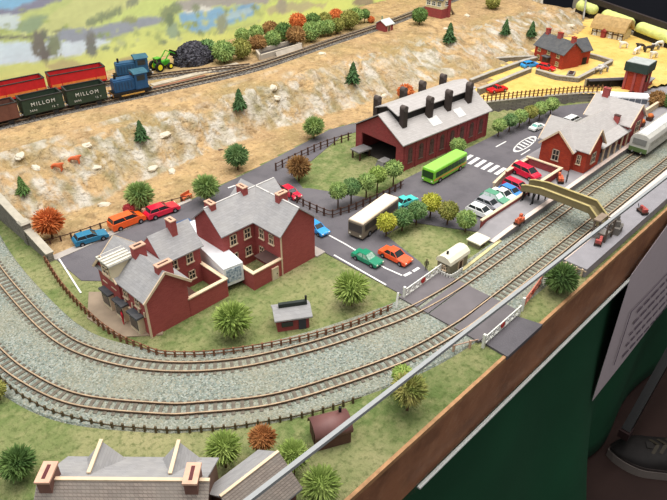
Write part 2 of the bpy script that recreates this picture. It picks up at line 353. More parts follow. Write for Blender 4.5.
def stripe(a,b,w,px=True,z=.1):
    a=at(*a,z) if px else a; b=at(*b,z) if px else b; d=Vector((b[0]-a[0],b[1]-a[1])).normalized(); n=Vector((-d.y,d.x))*w/2
    return [(a[0]+n.x,a[1]+n.y),(a[0]-n.x,a[1]-n.y),(b[0]-n.x,b[1]-n.y),(b[0]+n.x,b[1]+n.y)]
def marks(label,segs,w=.25,name='road_marking'):
    mb=MB()
    for s in segs:
        mb.prism(list(reversed(stripe(s[0],s[1],s[2] if len(s)>2 else w))),.1,.135)
    return tag(mb.build(name,wl),kind='structure')
marks('a',[((323,232),(345,244)),((345,244),(385,268)),((385,268),(402,275.5)),((334,255),(386,285))])
marks('b',[((404,276),(411,272.5),.45),((413,271.5),(419,267.8),.45)])
zs=[]
for i in range(9):
    a=(462.5+i*6.6,161.5+i*2.6); zs.append(((a[0],a[1]),(a[0]+9.5,a[1]-6.3),.75))
marks('c',zs,name='zebra_crossing')
marks('d',[((496,147),(506,141.5)),((521,155),(530,149.5)),((538,139),(545,134)),((447,209),(456,214))])
el=MB(); c=at(525,144,.1)
def ell(k,a): return (c[0]+4.6*k*math.cos(a)*.995-1.1*k*math.sin(a)*.1,c[1]+4.6*k*math.cos(a)*.1+1.15*k*math.sin(a))
for i in range(28):
    a0,a1=2*PI*i/28,2*PI*(i+1)/28; el.prism([ell(.84,a0),ell(1.0,a0),ell(1.0,a1),ell(.84,a1)],.1,.135)
for k in range(5): el.prism([(c[0]-2.6+k*1.2,c[1]-.8),(c[0]-2.2+k*1.2,c[1]-.8),(c[0]-1.8+k*1.2,c[1]+.8),(c[0]-2.2+k*1.2,c[1]+.8)],.1,.135)
tag(el.build('road_marking',wl),kind='structure')
marks('f',[((56,254),(81,293),.22),((228,188),(246,182),.3),((246,182),(257,189),.3)])
slab('pavement',[(26.4,70.8),(27.6,69.6),(31,69.5),(33,62),(28.4,56.6),(24.4,60),(23.6,66)],-.2,.16,rgb('warm_paving',150,132,112,var=.12,scale=60),px=False)
slab('pavement',[(53.2,55.2),(54.9,55.2),(54.9,60.5),(53.2,60.5)],-.2,.2,pav_m,px=False)
# ---------------------------------------------------------------- tracks
slr=MB().box(-.2,.2,-1.25,1.25,0,.15).build('sleeper',sleeper_m); slm=slr.data; bpy.data.objects.remove(slr)
def make_track(label,far,off,z,sp=.95,bal=None,cut=None,near=(0,1e9),group='running lines'):
    path=spline([(a,b,z) for a,b in far],.8)
    # centre line is offset from the digitised rail
    ctr=[]
    for i,p in enumerate(path):
        a=path[max(0,i-1)]; b=path[min(len(path)-1,i+1)]; d=(b-a).normalized(); ctr.append(p+Vector((d.y,-d.x,0))*off)
    t=thing('railway_track',label,'railway track',(0,0,0))
    for o in (-.73,.73):
        mb=MB(); ribbon(mb,ctr,[(o-.09,.2),(o+.09,.2),(o+.09,.44),(o-.09,.44)]); mb.mati(1); ribbon(mb,ctr,[(o-.07,.44),(o+.07,.44),(o+.07,.5),(o-.07,.5)]); mb.build('rail',[rgb('rail_rust',88,68,54),rail_m],t)
    ss=resample(ctr,sp); vis=[]
    for p,d in ss:
        if cut and cut(p.x,p.y): continue
        x,y,zc=proj(p.x,p.y,z)
        if -25<x<700 and -20<y<520: vis.append((zc,p,d))
    vis.sort(key=lambda q:q[0]); rest=MB()
    for i,(zc,p,d) in enumerate(vis):
        a=math.atan2(d.y,d.x)
        if i<100:
            o=bpy.data.objects.new('sleeper',slm); COL.objects.link(o); o.parent=t; o.location=Vector((p.x,p.y,p.z+.1))*CM; o.rotation_euler=(0,0,a)
        else: rest.box(p.x-.21,p.x+.21,p.y-1.3,p.y+1.3,p.z+.1,p.z+.25,a,(p.x,p.y,0))
    if rest.v: tag(rest.build('distant_sleepers',sleeper_m,t),kind='stuff')
    return ctr
INN=[(23,100),(21,88),(20.1,77.3),(20,66),(21.6,59.2),(25.4,52.5),(31.2,47),(38.5,43.1),(46.1,40.3),(54.6,38.1),(67.4,37.3),(97,37.3),(150,37.3),(172,37.3)]
OUT=[(15,100),(13.9,88),(13.5,78),(13.6,68.4),(14.3,61.5),(16.6,54.2),(21.9,47),(24.9,44.1),(30.8,39.6),(38.2,36.3),(46,33.7),(52.9,32.5),(59.5,32.1),(77,32),(120,32.1),(170,32.1)]
incross=lambda u,v:54.2<u<61.8
c1=make_track('inner running line of the curve, passing the level crossing and station platform',INN,.73,.05,cut=incross)
c2=make_track('outer running line of the curve, nearest the front of the layout',OUT,.73,.05,cut=incross)
UP=[(30,117.8),(33,117.5),(46,116),(57,114),(69,112),(85.6,110),(97,110.3),(113.6,111.5),(134.8,112.7),(158,115.5),(205,121)]
U2=[(30,122.5),at(0,117,7)]
U2=[(30,128.0),(45,126.2),(57,124.2),(69,120.4),(80,115.4),(88,111.3)]
c3=make_track('upper line on the hilltop carrying the dark green wagons',UP,0,7.05,sp=1.05)
c4=make_track('upper siding on the hilltop beside the red wagons',U2,0,7.05,sp=1.05)
def bed(name,ctr,w0,w1,m,h=.14):
    mb=MB(); V=[];Fc=[]
    for i,p in enumerate(ctr):
        a=ctr[max(0,i-1)]; b=ctr[min(len(ctr)-1,i+1)]; d=(b-a).normalized(); s=Vector((-d.y,d.x,0))
        for o,z in ((w0,-.4),(w0+(.5 if w0<w1 else -.5),h),((w1-(.5 if w0<w1 else -.5)),h),(w1,-.4)): V.append(p+s*o+Vector((0,0,z)))
    n=4
    for i in range(len(ctr)-1):
        for k in range(3): Fc.append((i*n+k,i*n+k+1,(i+1)*n+k+1,(i+1)*n+k))
    mb.add(V,Fc); o=mb.build(name,m,smooth=False); tag(o,kind='stuff'); return o
tag(bed('ballast',c1,-4.3,3.3,ballast_m,.19),'grey green stone ballast under the inner running line','ballast')
tag(bed('ballast',c2,-3.2,4.3,ballast_m,.17),'grey green stone ballast under the outer running line','ballast')
tag(bed('ballast',c3,-2.4,2.6,ballast_dark,.1),'dark ballast under the upper line on the hilltop','ballast')
tag(bed('ballast',c4,-2.2,2.2,ballast_dark,.08),'dark ballast under the upper siding','ballast')
# level crossing deck
dk=thing('level_crossing_deck','dark planked road deck laid between and beside the rails at the level crossing','crossing',(0,0,0))
for a,b in ((37.75,40.7),(35.95,37.2),(32.35,35.75),(30.75,31.95),(28.4,30.45)):
    m=MB().box(53.8,62.2,a,b,.05,.42); m.build('deck_panel',rgb('deck_grey',104,98,100,var=.1,scale=40),dk)
tree_kinds={}
# ---------------------------------------------------------------- trees
def leafm(n,c1,c2): return mat(n,s2l(*c1),rough=.9,var=0,scale=130,col2=s2l(*c2),spec=.1)
leaf={'green':leafm('leaf_green',(98,124,70),(150,168,98)),'blue':leafm('leaf_bluegreen',(72,104,62),(122,146,92)),'yellow':leafm('leaf_yellow',(140,144,50),(190,186,80)),
 'lime':leafm('leaf_lime',(112,134,62),(158,174,96)),'autumn':leafm('leaf_autumn',(136,84,48),(178,124,76)),'dark':leafm('leaf_dark',(66,94,50),(110,134,74)),'rust':leafm('leaf_rust',(168,84,44),(206,122,70)),'brown':leafm('leaf_brown',(116,84,52),(160,124,78)),
 'spruce':leafm('leaf_spruce',(52,80,50),(86,112,68)),'olive':leafm('leaf_olive',(104,110,52),(150,146,80)),'red':leafm('leaf_red',(130,40,44),(170,66,66)),'bushy':leafm('leaf_bushy',(120,134,66),(170,160,96))}
trunk_m=rgb('trunk_brown',92,66,46,var=.2)
def crown_mesh(seed,n,core=.78,w=.12,squash=.92,flare=0):
    """a bottle-brush ball of unit radius: a lumpy core with hundreds of tapering tufts"""
    r=random.Random(seed); mb=MB()
    bm=bmesh.new(); bmesh.ops.create_icosphere(bm,subdivisions=3,radius=core)
    for v in bm.verts:
        k=1+.16*noise.noise(v.co*3.1+Vector((seed,0,0)))
        v.co=Vector((v.co.x*k,v.co.y*k,v.co.z*k*squash))
    mb.add([v.co[:] for v in bm.verts],[[v.index for v in f.verts] for f in bm.faces]); bm.free()
    ga=PI*(3-5**.5)
    for i in range(n):
        y=1-2*(i+.5)/n; rr=math.sqrt(1-y*y); t=i*ga+r.uniform(-.15,.15)
        d=Vector((math.cos(t)*rr,math.sin(t)*rr,y+r.uniform(-.06,.06))).normalized()
        d2=Vector((d.x,d.y,d.z+flare)).normalized()
        l=r.uniform(.9,1.1); a=d*core*.6; b=d2*l; b.z*=squash; a.z*=squash
        s=d.cross(Vector((0,0,1)) if abs(d.z)<.9 else Vector((1,0,0))).normalized(); q=d.cross(s)
        f=r.uniform(0,2*PI); s,q=s*math.cos(f)+q*math.sin(f),q*math.cos(f)-s*math.sin(f)
        m=d*core*.95; m.z*=squash; m=m.lerp(b,.3); ww=w*r.uniform(.7,1.3)
        V=[m+s*ww,m-s*ww*.5+q*ww*.87,m-s*ww*.5-q*ww*.87,a,b+s*ww*.3,b-s*ww*.3]
        mb.add(V,[(0,1,4),(1,5,4),(1,2,5),(2,0,5),(0,4,5),(3,1,0),(3,2,1),(3,0,2)])
    return mb
def conifer_mesh(seed):
    r=random.Random(seed); mb=MB(); n=9
    for j in range(n):
        z0=.1+j/n*.8; R=.36*(1-j/n)**.8+.03; k=11
        for i in range(k):
            t=2*PI*i/k+j*.5+r.uniform(-.2,.2); l=R*r.uniform(.75,1.15)
            c,s=math.cos(t),math.sin(t); w=.07
            V=[(0,0,z0+.16),(c*l*.6-s*w,s*l*.6+c*w,z0+.05),(c*l,s*l,z0-.03),(c*l*.6+s*w,s*l*.6-c*w,z0+.05),(0,0,z0-.02)]
            mb.add(V,[(0,1,2),(0,2,3),(4,2,1),(4,3,2)])
    mb.cyl((0,0,.85),(0,0,1.0),.03,.004,6); return mb
def unit(mb,name): # keep as template mesh in 1 cm units
    o=mb.build(name,leaf['green'],fix=False); me=o.data; bpy.data.objects.remove(o); return me
CR={'ball':[unit(crown_mesh(k,260,.8,.085),'crown') for k in (1,2,3)],'spiky':[unit(crown_mesh(k,420,.62,.055,.9),'crown') for k in (4,5)],'small':[unit(crown_mesh(k,170,.84,.11),'crown') for k in (6,7)],'cone':[unit(conifer_mesh(k),'crown') for k in (8,9)]}
tk=MB().cyl((0,0,0),(0,0,1),.09,.06,8); 
o_=tk.build('trunk',trunk_m); trunk_me=o_.data; bpy.data.objects.remove(o_)
cnt=[0]
def tree(px,py,r,base,col,shape,label,cat='tree',group='model trees',name='round_tree',z=None,sq=1):
    """crown centre (px,py), crown radius r, base y, all read off the photograph"""
    i=cnt[0]; cnt[0]+=1
    if z is None: u,v,z=at_t(px,base)
    else: u,v=at(px,base,z)
    zc=proj(u,v,z)[2]; R=r*zc/F*1.12
    # crown height above ground
    lo,hi=0,20
    for _ in range(40):
        m=(lo+hi)/2
        if proj(u,v,z+m)[1]>py: lo=m
        else: hi=m
    H=lo; t=thing(name,label,cat,(u,v,z-.05),random.uniform(0,6.28),group)
    me=CR[shape][i%len(CR[shape])]
    if shape=='cone':
        c=bpy.data.objects.new('crown',me); h=r*2*zc/F/.85; c.scale=(h,h,h); c.location=(0,0,0)
    else:
        c=bpy.data.objects.new('crown',me); R=min(R,H*1.02+.2) if False else R; c.scale=(R,R,R*sq*.97); c.location=(0,0,max(H*.94,R*.8)*CM)
    COL.objects.link(c); c.parent=t; c.material_slots[0].link='OBJECT'; c.material_slots[0].material=leaf[col]
    k=bpy.data.objects.new('trunk',trunk_me); COL.objects.link(k); k.parent=t; k.scale=(R*.9,R*.9,max(H,.6)) if shape!='cone' else (.8,.8,1.2)
    return t
GR='model trees'
T=tree
T(53,220,14,239,'rust','spiky','bushy rust-orange tree at the left end of the parking road, by the stone wall')
T(142,193,13.5,210,'green','spiky','round green tree above the red estate car beside the roadside fence')
T(24,183,9,194,'dark','cone','dark green bush at the foot of the slope by the stone retaining wall','bush',name='conifer')
T(142,128,10,141,'spruce','cone','small dark conifer on the bare slope below the green wagons','conifer',name='conifer')
T(240,98,10,110,'spruce','cone','small dark conifer alone on the golden slope below the loading bay','conifer',name='conifer')
T(353,71,10,84,'spruce','cone','small dark conifer on the rock face above the engine shed','conifer',name='conifer')
T(449,33,9,43,'spruce','cone','small dark conifer at the top of the rock face near the signal box','conifer',name='conifer')
T(505,24,7,35,'spruce','cone','dark conifer on the rock face, first of two above the farmhouse','conifer',name='conifer')
T(531,26,7,37,'spruce','cone','dark conifer on the rock face just left of the farmhouse chimneys','conifer',name='conifer')
T(238,154,11.5,170,'blue','spiky','round dark green tree at the bend of the back road')
T(208,185,12.5,203,'green','spiky','round green tree behind the chimneys of the L-shaped brick house')
T(299,165,11.5,181,'brown','spiky','round brown autumn tree at the corner of the engine shed paddock')
T(314,125,10,139,'green','spiky','round green tree alone beside the back road under the rock slope')
T(405,91,8,100,'rust','small','small rust-orange tree just behind the engine shed roof',sq=1)
for (x,y,c,l) in ((338,189,'green','first small green tree of the paddock row, at the fence corner'),(351,185,'blue','second tree of the paddock row, darker green, counting from the fence corner'),(366,180,'green','third tree of the paddock row, in the middle'),(377,173,'lime','fourth tree of the paddock row, next to the one by the shed wall'),(393,167,'green','last tree of the paddock row, beside the front corner of the engine shed')):
    T(x,y,8.8,y+20,c,'ball',l,group='tree row inside the paddock fence')
T(457,144,7.5,157,'green','ball','single small tree against the long brick side of the engine shed')
for (x,y,b,c,l) in ((386,221,237,'yellow','yellow-green tree at the corner of the grass island beside the cream bus'),(402,216,231,'blue','second tree of the island row beside the cream bus, dull green'),(416,209,225,'blue','third tree of the island row, near the turquoise car'),(430,201,218,'yellow','yellowish tree at the far end of the island row'),(447,209,225,'olive','dull green tree near the middle of the grass island'),(465,218,232,'green','green tree on the grass island nearest the parked white cars')):
    T(x,y,9.6,b,c,'ball',l,group='trees on the grass island')
for k,(x,y,c) in enumerate(((498,124,'green'),(509,119,'blue'),(519,115,'green'),(529,111,'olive'),(539,107,'green'),(550,103,'green'))):
    T(x,y,6.8,y+12,c,'small',('first','second','third','fourth','fifth','sixth')[k]+' small tree of the row below the field wall, counted from the engine shed',group='tree row below the field wall',z=.3)
T(351,286,16.5,305,'lime','spiky','spiky bright green tree on the verge beside the green car',z=0)
T(234,317,18,337,'lime','spiky','large spiky green tree between the brick hut and the yard wall',z=0)
T(558,276,16,292,'dark','spiky','dark green tree at the end of the front platform',z=0)
T(407,387,17,410,'bushy','spiky','straggly green and brown tree behind the perspex edge, beside the outer track',z=0)
T(401,373,10,392,'lime','small','small yellow-green bush behind the straggly tree next to the outer track','bush',name='bush',z=0)
T(226,446,16.5,467,'lime','spiky','bright green tree left of the rust tree, beside the grey terrace roof',z=0)
T(264,436,13,455,'autumn','spiky','rust-brown tree beside the brown-roofed shed near the lower fence',z=0)
T(294,453,15,475,'lime','spiky','green tree between the rust tree and the arched brown hut',z=0)
T(321,483,18.5,506,'lime','spiky','light green tree beside the brown-roofed shed at the lower edge of the layout',z=0)
T(23,461,17,478,'dark','spiky','dark green bush left of the terrace with the dormer gables','bush',name='bush',z=0)
T(0,388,9,400,'olive','small','yellow-green bush by the outer fence where the track leaves the view','bush',name='bush',z=0)
back=[(208,47,9,'blue'),(224.5,50,10.5,'green'),(242,47,9.5,'olive'),(243,34,7,'green'),(258.5,42,8,'brown'),(257,31,7,'green'),(271,28,8,'brown'),(273,38,8,'green'),(284,30,8.5,'dark'),(298,20,8,'rust'),(296,34,9,'brown'),(311,30,9,'green'),(313,19,7,'dark'),(321,27,7,'green'),(325,18,6.5,'olive'),(328,26,7,'green'),(336,15,7,'rust'),(337,24,7,'olive'),(349,18,9,'olive'),(356,14,7,'green')]
desc=['behind the coal heap','nearest the coal heap, large and bright','just left of the loading bay','in the second rank left of the loading bay','autumn coloured, over the corner of the loading bay','in the back rank over the loading bay corner','autumn coloured, in the back rank over the loading bay','low and green, over the middle of the loading bay','dark, between two autumn coloured trees','rust coloured and tallest in the row','rust coloured, at the end of the loading bay','green, right after the rust coloured pair','dark, in the back rank right of the rust pair','small and green, halfway between bay and brick hut','yellowish, in the back rank over the middle of the row','green, next to a rust coloured crown','rust coloured, in the far half of the row','olive, under the rust coloured crown','wide and olive, near the far end of the row','last and green in the dense part of the row']
for (x,y,r,c),d in zip(back,desc): T(x,y,r,y+r+3,c,'ball','backdrop row tree, '+d,group='tree row along the painted backdrop')
T(364.5,13,5,23,'dark','small','small round tree on a thin trunk left of the brick platelayer hut')
T(419,14,7.5,25,'dark','ball','round green tree between the brick platelayer hut and the signal box')
T(492,1,7,9,'olive','ball','round tree on the plateau right of the signal box')
T(654,98,8.5,110,'brown','ball','round brown tree beside the water tower at the coach park',z=.2)
T(668,100,8,112,'dark','ball','dark green tree next to the brown one by the water tower',z=.2)
T(130,208,5.5,216,'red','small','small dark red bush behind the orange car','bush',name='bush',z=.1)
T(331,21,4,26,'rust','small','low orange bush in the backdrop tree row','bush',name='bush'); T(371,19,3.5,23,'rust','small','low orange bush at the far end of the backdrop tree row','bush',name='bush')
# ---------------------------------------------------------------- fences
def fence(name,label,pts,h,sp,rails,m,z=0,w=.22,px=True,cat='fence',rw=.12,group=None):
    P=[at(x,y,z) for x,y in pts] if px else pts
    path=spline([(a,b,z) for a,b in P],.6); t=thing(name,label,cat,(0,0,0),group=group)
    ss=resample(path,sp); base=None
    for i,(p,d) in enumerate(ss):
        a=math.atan2(d.y,d.x); zz=max(z,0)
        if base is None:
            base=MB().box(-w/2,w/2,-w/2,w/2,-.1,h).build('post',m,t,(p.x,p.y,zz),a)
        else:
            o=base.copy(); COL.objects.link(o); o.parent=t; o.location=Vector((p.x,p.y,zz))*CM; o.rotation_euler=(0,0,a)
        if i>=99: break
    for r in rails:
        mb=MB(); ribbon(mb,[p for p in path],[(w/2,r-rw/2),(w/2+.08,r-rw/2),(w/2+.08,r+rw/2),(w/2,r+rw/2)]); mb.build('rail',m,t)
    return t
fence('wooden_fence','brown post fence following the inside of the curve around the brick houses',[(46,263),(60,285),(75,303),(90,318),(105,331),(122,342),(140,350),(160,357),(185,358.5),(210,357.5),(240,354),(270,349),(300,343),(330,335),(360,325),(385,314),(393,310)],1.15,1.12,[.45,.9],fencewood)
fence('wooden_fence','short dark post fence along the outer track above the lower trees and roofs',[(-4,376),(15,393),(30,403),(50,413),(80,422),(110,428),(140,431),(170,433),(200,432),(230,430),(255,426),(280,422),(310,416),(335,409),(362,400)],.85,1.15,[.3],rgb('weathered_wood',88,74,52,var=.25))
fence('wooden_fence','brown slatted fence enclosing the paddock along the back road and bus stop',[(273,186),(285,196),(298,204),(312,211),(330,218),(339,216),(352,212),(366,206),(378,201),(392,194),(404,187)],1.5,1.5,[.5,1.2],rgb('paddock_wood',84,58,48,var=.2))
fence('wooden_fence','brown fence behind the cars along the foot of the slope',[(40,247),(70,239),(100,229),(130,219),(160,208),(190,200)],1.0,1.5,[.8],rgb('paddock_wood',84,58,48))
fence('wooden_fence','dark fence along the back road in front of the rock slope',[(276,171),(300,159),(322,149),(340,143),(352,139)],1.6,1.7,[.6,1.3],rgb('paddock_wood',84,58,48),z=.05)
fence('wooden_fence','brown fence standing on the stone wall along the edge of the golden field',[(u,v) for u,v in ((115,70.6),(120,68),(126,64.5),(132,60.7),(137,57.4),(140.5,54.3))],1.7,1.0,[.7,1.3],rgb('field_fence_wood',126,88,56,var=.2),z=1.95,px=False)
# retaining walls
def wall(name,label,pts,h,w,m,z=0,px=True,cop=None,cat='wall',kind=None,group=None,zs=None):
    P=[at(x,y,z) for x,y in pts] if px else pts
    t=thing(name,label,cat,(0,0,0),group=group)
    path=[Vector((a,b,z)) for a,b in P]
    mb=MB(); ribbon(mb,path,[(-w/2,-.5),(w/2,-.5),(w/2,h),(-w/2,h)]); mb.build('masonry',m,t)
    mb=MB(); ribbon(mb,path,[(-w/2-.1,h),(w/2+.1,h),(w/2+.1,h+.18),(-w/2-.1,h+.18)]); mb.build('coping',cop or stone,t)
    return t
wall('retaining_wall','stone wall under the fence at the edge of the golden field',[(106.6,75.6),(110,73.6),(115,70.8),(120,68.2),(126,64.7),(132,60.9),(137,57.6),(141.5,53.5)],1.85,.7,stone,px=False,cop=rgb('pale_coping',172,164,148,var=.1))
wl_=thing('stone_wall','dark stone retaining wall with pale coping and a capped pillar beside the track','wall',(0,0,0))
mb=MB().prof([(81.3,-.3),(112,-.3),(112,7.3),(104,5.6),(93,3.4),(88.4,2.6),(81.3,1.2)],26.0,26.8,'x'); mb.build('masonry',stone,wl_)
mb=MB(); 
for (a,b) in (((104,5.6),(112,7.3)),((88.4,3.0),(104,5.9)),((81.3,1.2),(88.4,2.6))): mb.bar((26.4,a[0],a[1]+.12),(26.4,b[0],b[1]+.12),1.15,.22)
mb.build('coping',rgb('pale_coping',172,164,148),wl_)
MB().box(25.8,27.0,87.6,88.8,-.3,3.5).build('pillar',stone,wl_); MB().box(25.6,27.2,87.4,89.0,3.5,3.8,top=.7).build('pillar_cap',rgb('pale_coping',172,164,148),wl_)
def drystone(label,pts,z,h=.9,w=.7): return wall('dry_stone_wall',label,pts,h,w,coursed('drystone',s2l(150,144,134),s2l(126,120,112),s2l(92,88,82),.8,.3,mort=.15) if 'drystone' not in MATS else MATS['drystone'],z=z,cop=rgb('drystone_top',164,158,148,var=.14,scale=90),group='dry stone walls around the farm')
def wt(label,pts,h=.9):
    return drystone(label,pts,2)
wt('upper dry stone wall of the farm lane, running from the engine shed to the farmhouse',[(470,84),(490,76),(510,69),(524,64),(536,61)])
wt('lower dry stone wall of the farm lane beside the golden field',[(478,93),(492,88),(510,80),(530,72)])
wt('short dry stone wall below the rock face, ending at the lane',[(494,62),(515,60.5),(534,60)])
wt('dry stone wall enclosing the front and side of the farmhouse garden',[(536,73.5),(556,79.5),(577,82),(594,73),(611,64.5)])
wt('dry stone wall along the back of the farmhouse garden',[(611,64),(597,59.5),(584,56.5)])
# ---------------------------------------------------------------- vehicles
def car(label,a,b,col,kind='hatch',cat='car',z=.1,L=None,group=None,wscale=1,name='toy_car',roof=None,glass=None,W=None,a_front=False):
    """rear wheel-line point a and front point b in the photograph"""
    if isinstance(z,str): pa=at_t(*a); pb=at_t(*b); zz=max(pa[2],pb[2])
    else: pa=at(*a,z); pb=at(*b,z); zz=z
    d=math.hypot(pb[0]-pa[0],pb[1]-pa[1]); L=L or d; W=W or L*.4*wscale; H=L*.3
    t=thing(name,label,cat,((pa[0]+pb[0])/2,(pa[1]+pb[1])/2,zz),ang(pa,pb),group)
    x=L/2; g=H*.2
    if kind=='hatch': low=[(-x,g),(x*.97,g),(x,H*.45),(x*.92,H*.56),(x*.42,H*.66),(-x*.9,H*.7),(-x,H*.5)]; cab=(-.88*x,.45*x,-.74*x,.1*x)
    elif kind=='saloon': low=[(-x,g),(x*.97,g),(x,H*.42),(x*.94,H*.54),(x*.36,H*.62),(-x*.6,H*.64),(-x*.96,H*.62),(-x,H*.5)]; cab=(-.62*x,.4*x,-.4*x,.1*x)
    elif kind=='van': low=[(-x,g),(x*.97,g),(x,H*.5),(x*.9,H*.66),(x*.5,H*.8),(-x*.98,H*.8),(-x,H*.5)]; cab=(-.95*x,.66*x,-.86*x,.3*x)
    else: low=[(-x,g),(x*.97,g),(x,H*.5),(x*.9,H*.6),(x*.3,H*.66),(-x*.98,H*.5),(-x,H*.4)]; cab=(-.3*x,.35*x,-.2*x,.12*x)
    low=low; w=W/2; pm=paint(*col); top=H*(1.0 if kind!='van' else 1.16); zb=H*.62 if kind!='van' else H*.76
    m=MB(); n=len(low)
    V=[(p,-w*(1 if i<2 or q<H*.5 else .93),q) for i,(p,q) in enumerate(low)]+[(p,w*(1 if i<2 or q<H*.5 else .93),q) for i,(p,q) in enumerate(low)]
    m.add(V,[tuple(range(n)),tuple(range(2*n-1,n-1,-1))]+[(i,(i+1)%n,n+(i+1)%n,n+i) for i in range(n)])
    c0,c1_,t0,t1=cab
    m.add([(t0,-w*.72,top-.03),(t1,-w*.72,top-.03),(t1,w*.72,top-.03),(t0,w*.72,top-.03),(t0,-w*.72,top+.06),(t1,-w*.72,top+.06),(t1,w*.72,top+.06),(t0,w*.72,top+.06)],[(3,2,1,0),(4,5,6,7),(0,1,5,4),(1,2,6,5),(2,3,7,6),(3,0,4,7)])
    for sy in (-1,1):
        for (p,q) in ((c0,t0),(c1_,t1),((c0+c1_)/2,(t0+t1)/2)): m.bar((p,sy*w*.87,zb),(q,sy*w*.72,top),.1,.1)
    m.build('body',pm,t,bevel=.07)
    g_=MB().add([(c0,-w*.86,zb-.08),(c1_,-w*.86,zb-.08),(c1_,w*.86,zb-.08),(c0,w*.86,zb-.08),(t0,-w*.7,top),(t1,-w*.7,top),(t1,w*.7,top),(t0,w*.7,top)],[(3,2,1,0),(4,5,6,7),(0,1,5,4),(1,2,6,5),(2,3,7,6),(3,0,4,7)])
    g_.build('windows',glass or glassd,t)
    r=H*.24
    for sx in (-.6,.62):
        for sy in (-1,1):
            wb=MB().cyl((0,-.13,0),(0,.13,0),r,n=14).build('wheel',tyre,t,(sx*x,sy*(w-.06),r))
            MB().cyl((0,-.15,0),(0,.15,0),r*.5,n=10).build('hub',chrome,wb)
    for sy in (-1,1):
        MB().cube((x*.975,sy*w*.68,H*.44),(.12,w*.3,.16)).build('headlight',rgb('lamp_glass',226,222,200),t)
    return t
PK='cars parked along the station forecourt'
car('teal blue estate car at the end of the parking road, beside the rust tree',(74,246),(108,235.5),('teal_blue_paint',36,112,146),'hatch')
car('orange people carrier between the teal car and the red car',(111,231),(144,218.5),('orange_paint',236,92,28),'van')
car('crimson car beside the road, nearest the foreground house roof and green tree',(146,219.5),(178,208),('crimson_paint',206,26,58),'hatch')
car('crimson red car on the road behind the roof of the L-shaped house',(281,189),(301,202),('crimson_paint',206,26,58),'hatch',L=4.4)
car('sky blue car half hidden behind the corner of the L-shaped house',(309,226),(325,236),('sky_blue_paint',50,150,220),'hatch',L=4.4)
car('turquoise car partly hidden behind the cream bus',(392,210),(417,199),('turquoise_paint',78,196,186),'saloon',L=4.6)
car('dark green saloon with pale roof and windows on the road to the crossing',(355,255),(380,267.5),('bottle_green_paint',10,128,92),'saloon',L=4.7,glass=rgb('pale_glass',150,176,160,var=.3,rough=.2,scale=300))
car('orange coupe queueing next to the green saloon before the crossing',(380,251.5),(411,267),('hot_orange_paint',240,88,40),'saloon',L=5.0)
car('white hatchback at the lower end of the forecourt parking row',(467,209),(496,221),('white_car_paint',232,232,228),'hatch',L=5.0,group=PK)
car('silver grey car parked second in the forecourt row',(475,202),(504,213.5),('silver_paint',158,158,164),'hatch',L=5.0,group=PK)
car('green and white car parked third in the forecourt row',(482,196),(509,207),('green_white_paint',92,152,122),'hatch',L=5.0,group=PK,glass=rgb('white_roof_light',214,222,220))
car('white saloon parked fourth in the forecourt row, next to the green and white car',(491,193),(516,204),('white_car_paint',232,232,228),'saloon',L=5.0,group=PK)
car('blue car parked between the white saloon and the red car',(500,190),(523,201),('blue_car_paint',64,136,206),'hatch',L=4.8,group=PK)
car('red car at the upper end of the forecourt parking row',(505,185),(527,195),('red_car_paint',204,34,62),'van',L=4.7,group=PK)
car('dark red car inside the brick walled yard beside the station',(517,172),(534,180),('crimson_paint',206,26,58),'van',L=5.2,z=1.42)
car('small white car driving on the forecourt near the tree row',(529,132),(545,126),('white_car_paint',232,232,228),'saloon',L=3.9,glass=rgb('greenish_glass',110,170,160))
car('white car partly hidden behind the station roof',(563,128),(579,120),('white_car_paint',232,232,228),'van',L=5)
car('small red open-backed car on the golden field near the fence',(489,92.5),(505,90),('field_red_paint',206,26,32),'pickup',z=2.0,L=4.6)
car('light blue car parked in the farm lane by the farmhouse',(522,68),(537,65.5),('sky_blue_paint',50,150,220),'hatch',z=2.0,L=4.6)
car('red car parked in front of the farmhouse door',(539,68),(553,71),('field_red_paint',206,26,32),'hatch',z=2.0,L=4.4)
def coach(label,a,b,W,H,bodym,roofm,winm,name='toy_bus',z=.1,stripe=None,skirt=None,dome=.25,cat='bus'):
    pa,pb=at(*a,z),at(*b,z); L=math.hypot(pb[0]-pa[0],pb[1]-pa[1]); x=L/2; w=W/2
    t=thing(name,label,cat,((pa[0]+pb[0])/2,(pa[1]+pb[1])/2,z),ang(pa,pb))
    MB().box(-x,x,-w,w,.35,H-dome).build('body',bodym,t,bevel=.15)
    MB().box(-x+.02,x-.02,-w+.02,w-.02,H-dome,H,top=.985,topy=.88).build('roof',roofm,t,bevel=.08)
    n=int(L/1.25)
    for s in (-1,1):
        for i in range(n):
            x0=-x+.5+i*(L-1)/n; MB().box(x0+.06,x0+(L-1)/n-.06,s*w-.04,s*w+.04,H*.48,H*.82).build('side_window',winm,t)
    MB().box(x-.03,x+.05,-w*.86,w*.86,H*.42,H*.84).build('windscreen',winm,t); MB().box(-x-.05,-x+.03,-w*.8,w*.8,H*.5,H*.84).build('rear_window',winm,t)
    if stripe: MB().box(-x*.98,x*.98,-w-.03,w+.03,H*.3,H*.4).build('side_stripe',stripe,t)
    for sx in (-.6,.62):
        for sy in (-1,1):
            wb=MB().cyl((0,-.15,0),(0,.15,0),.5,n=14).build('wheel',tyre,t,(sx*x,sy*(w-.1),.5)); MB().cyl((0,-.17,0),(0,.17,0),.25,n=10).build('hub',chrome,wb)
    for sy in (-1,1): MB().cube((-x-.03,sy*w*.7,H*.32),(.08,.22,.22)).build('tail_light',rgb('tail_red',190,50,40),t); MB().cube((x+.03,sy*w*.7,H*.27),(.08,.3,.2)).build('headlight',rgb('lamp_glass',226,222,200),t)
    return t
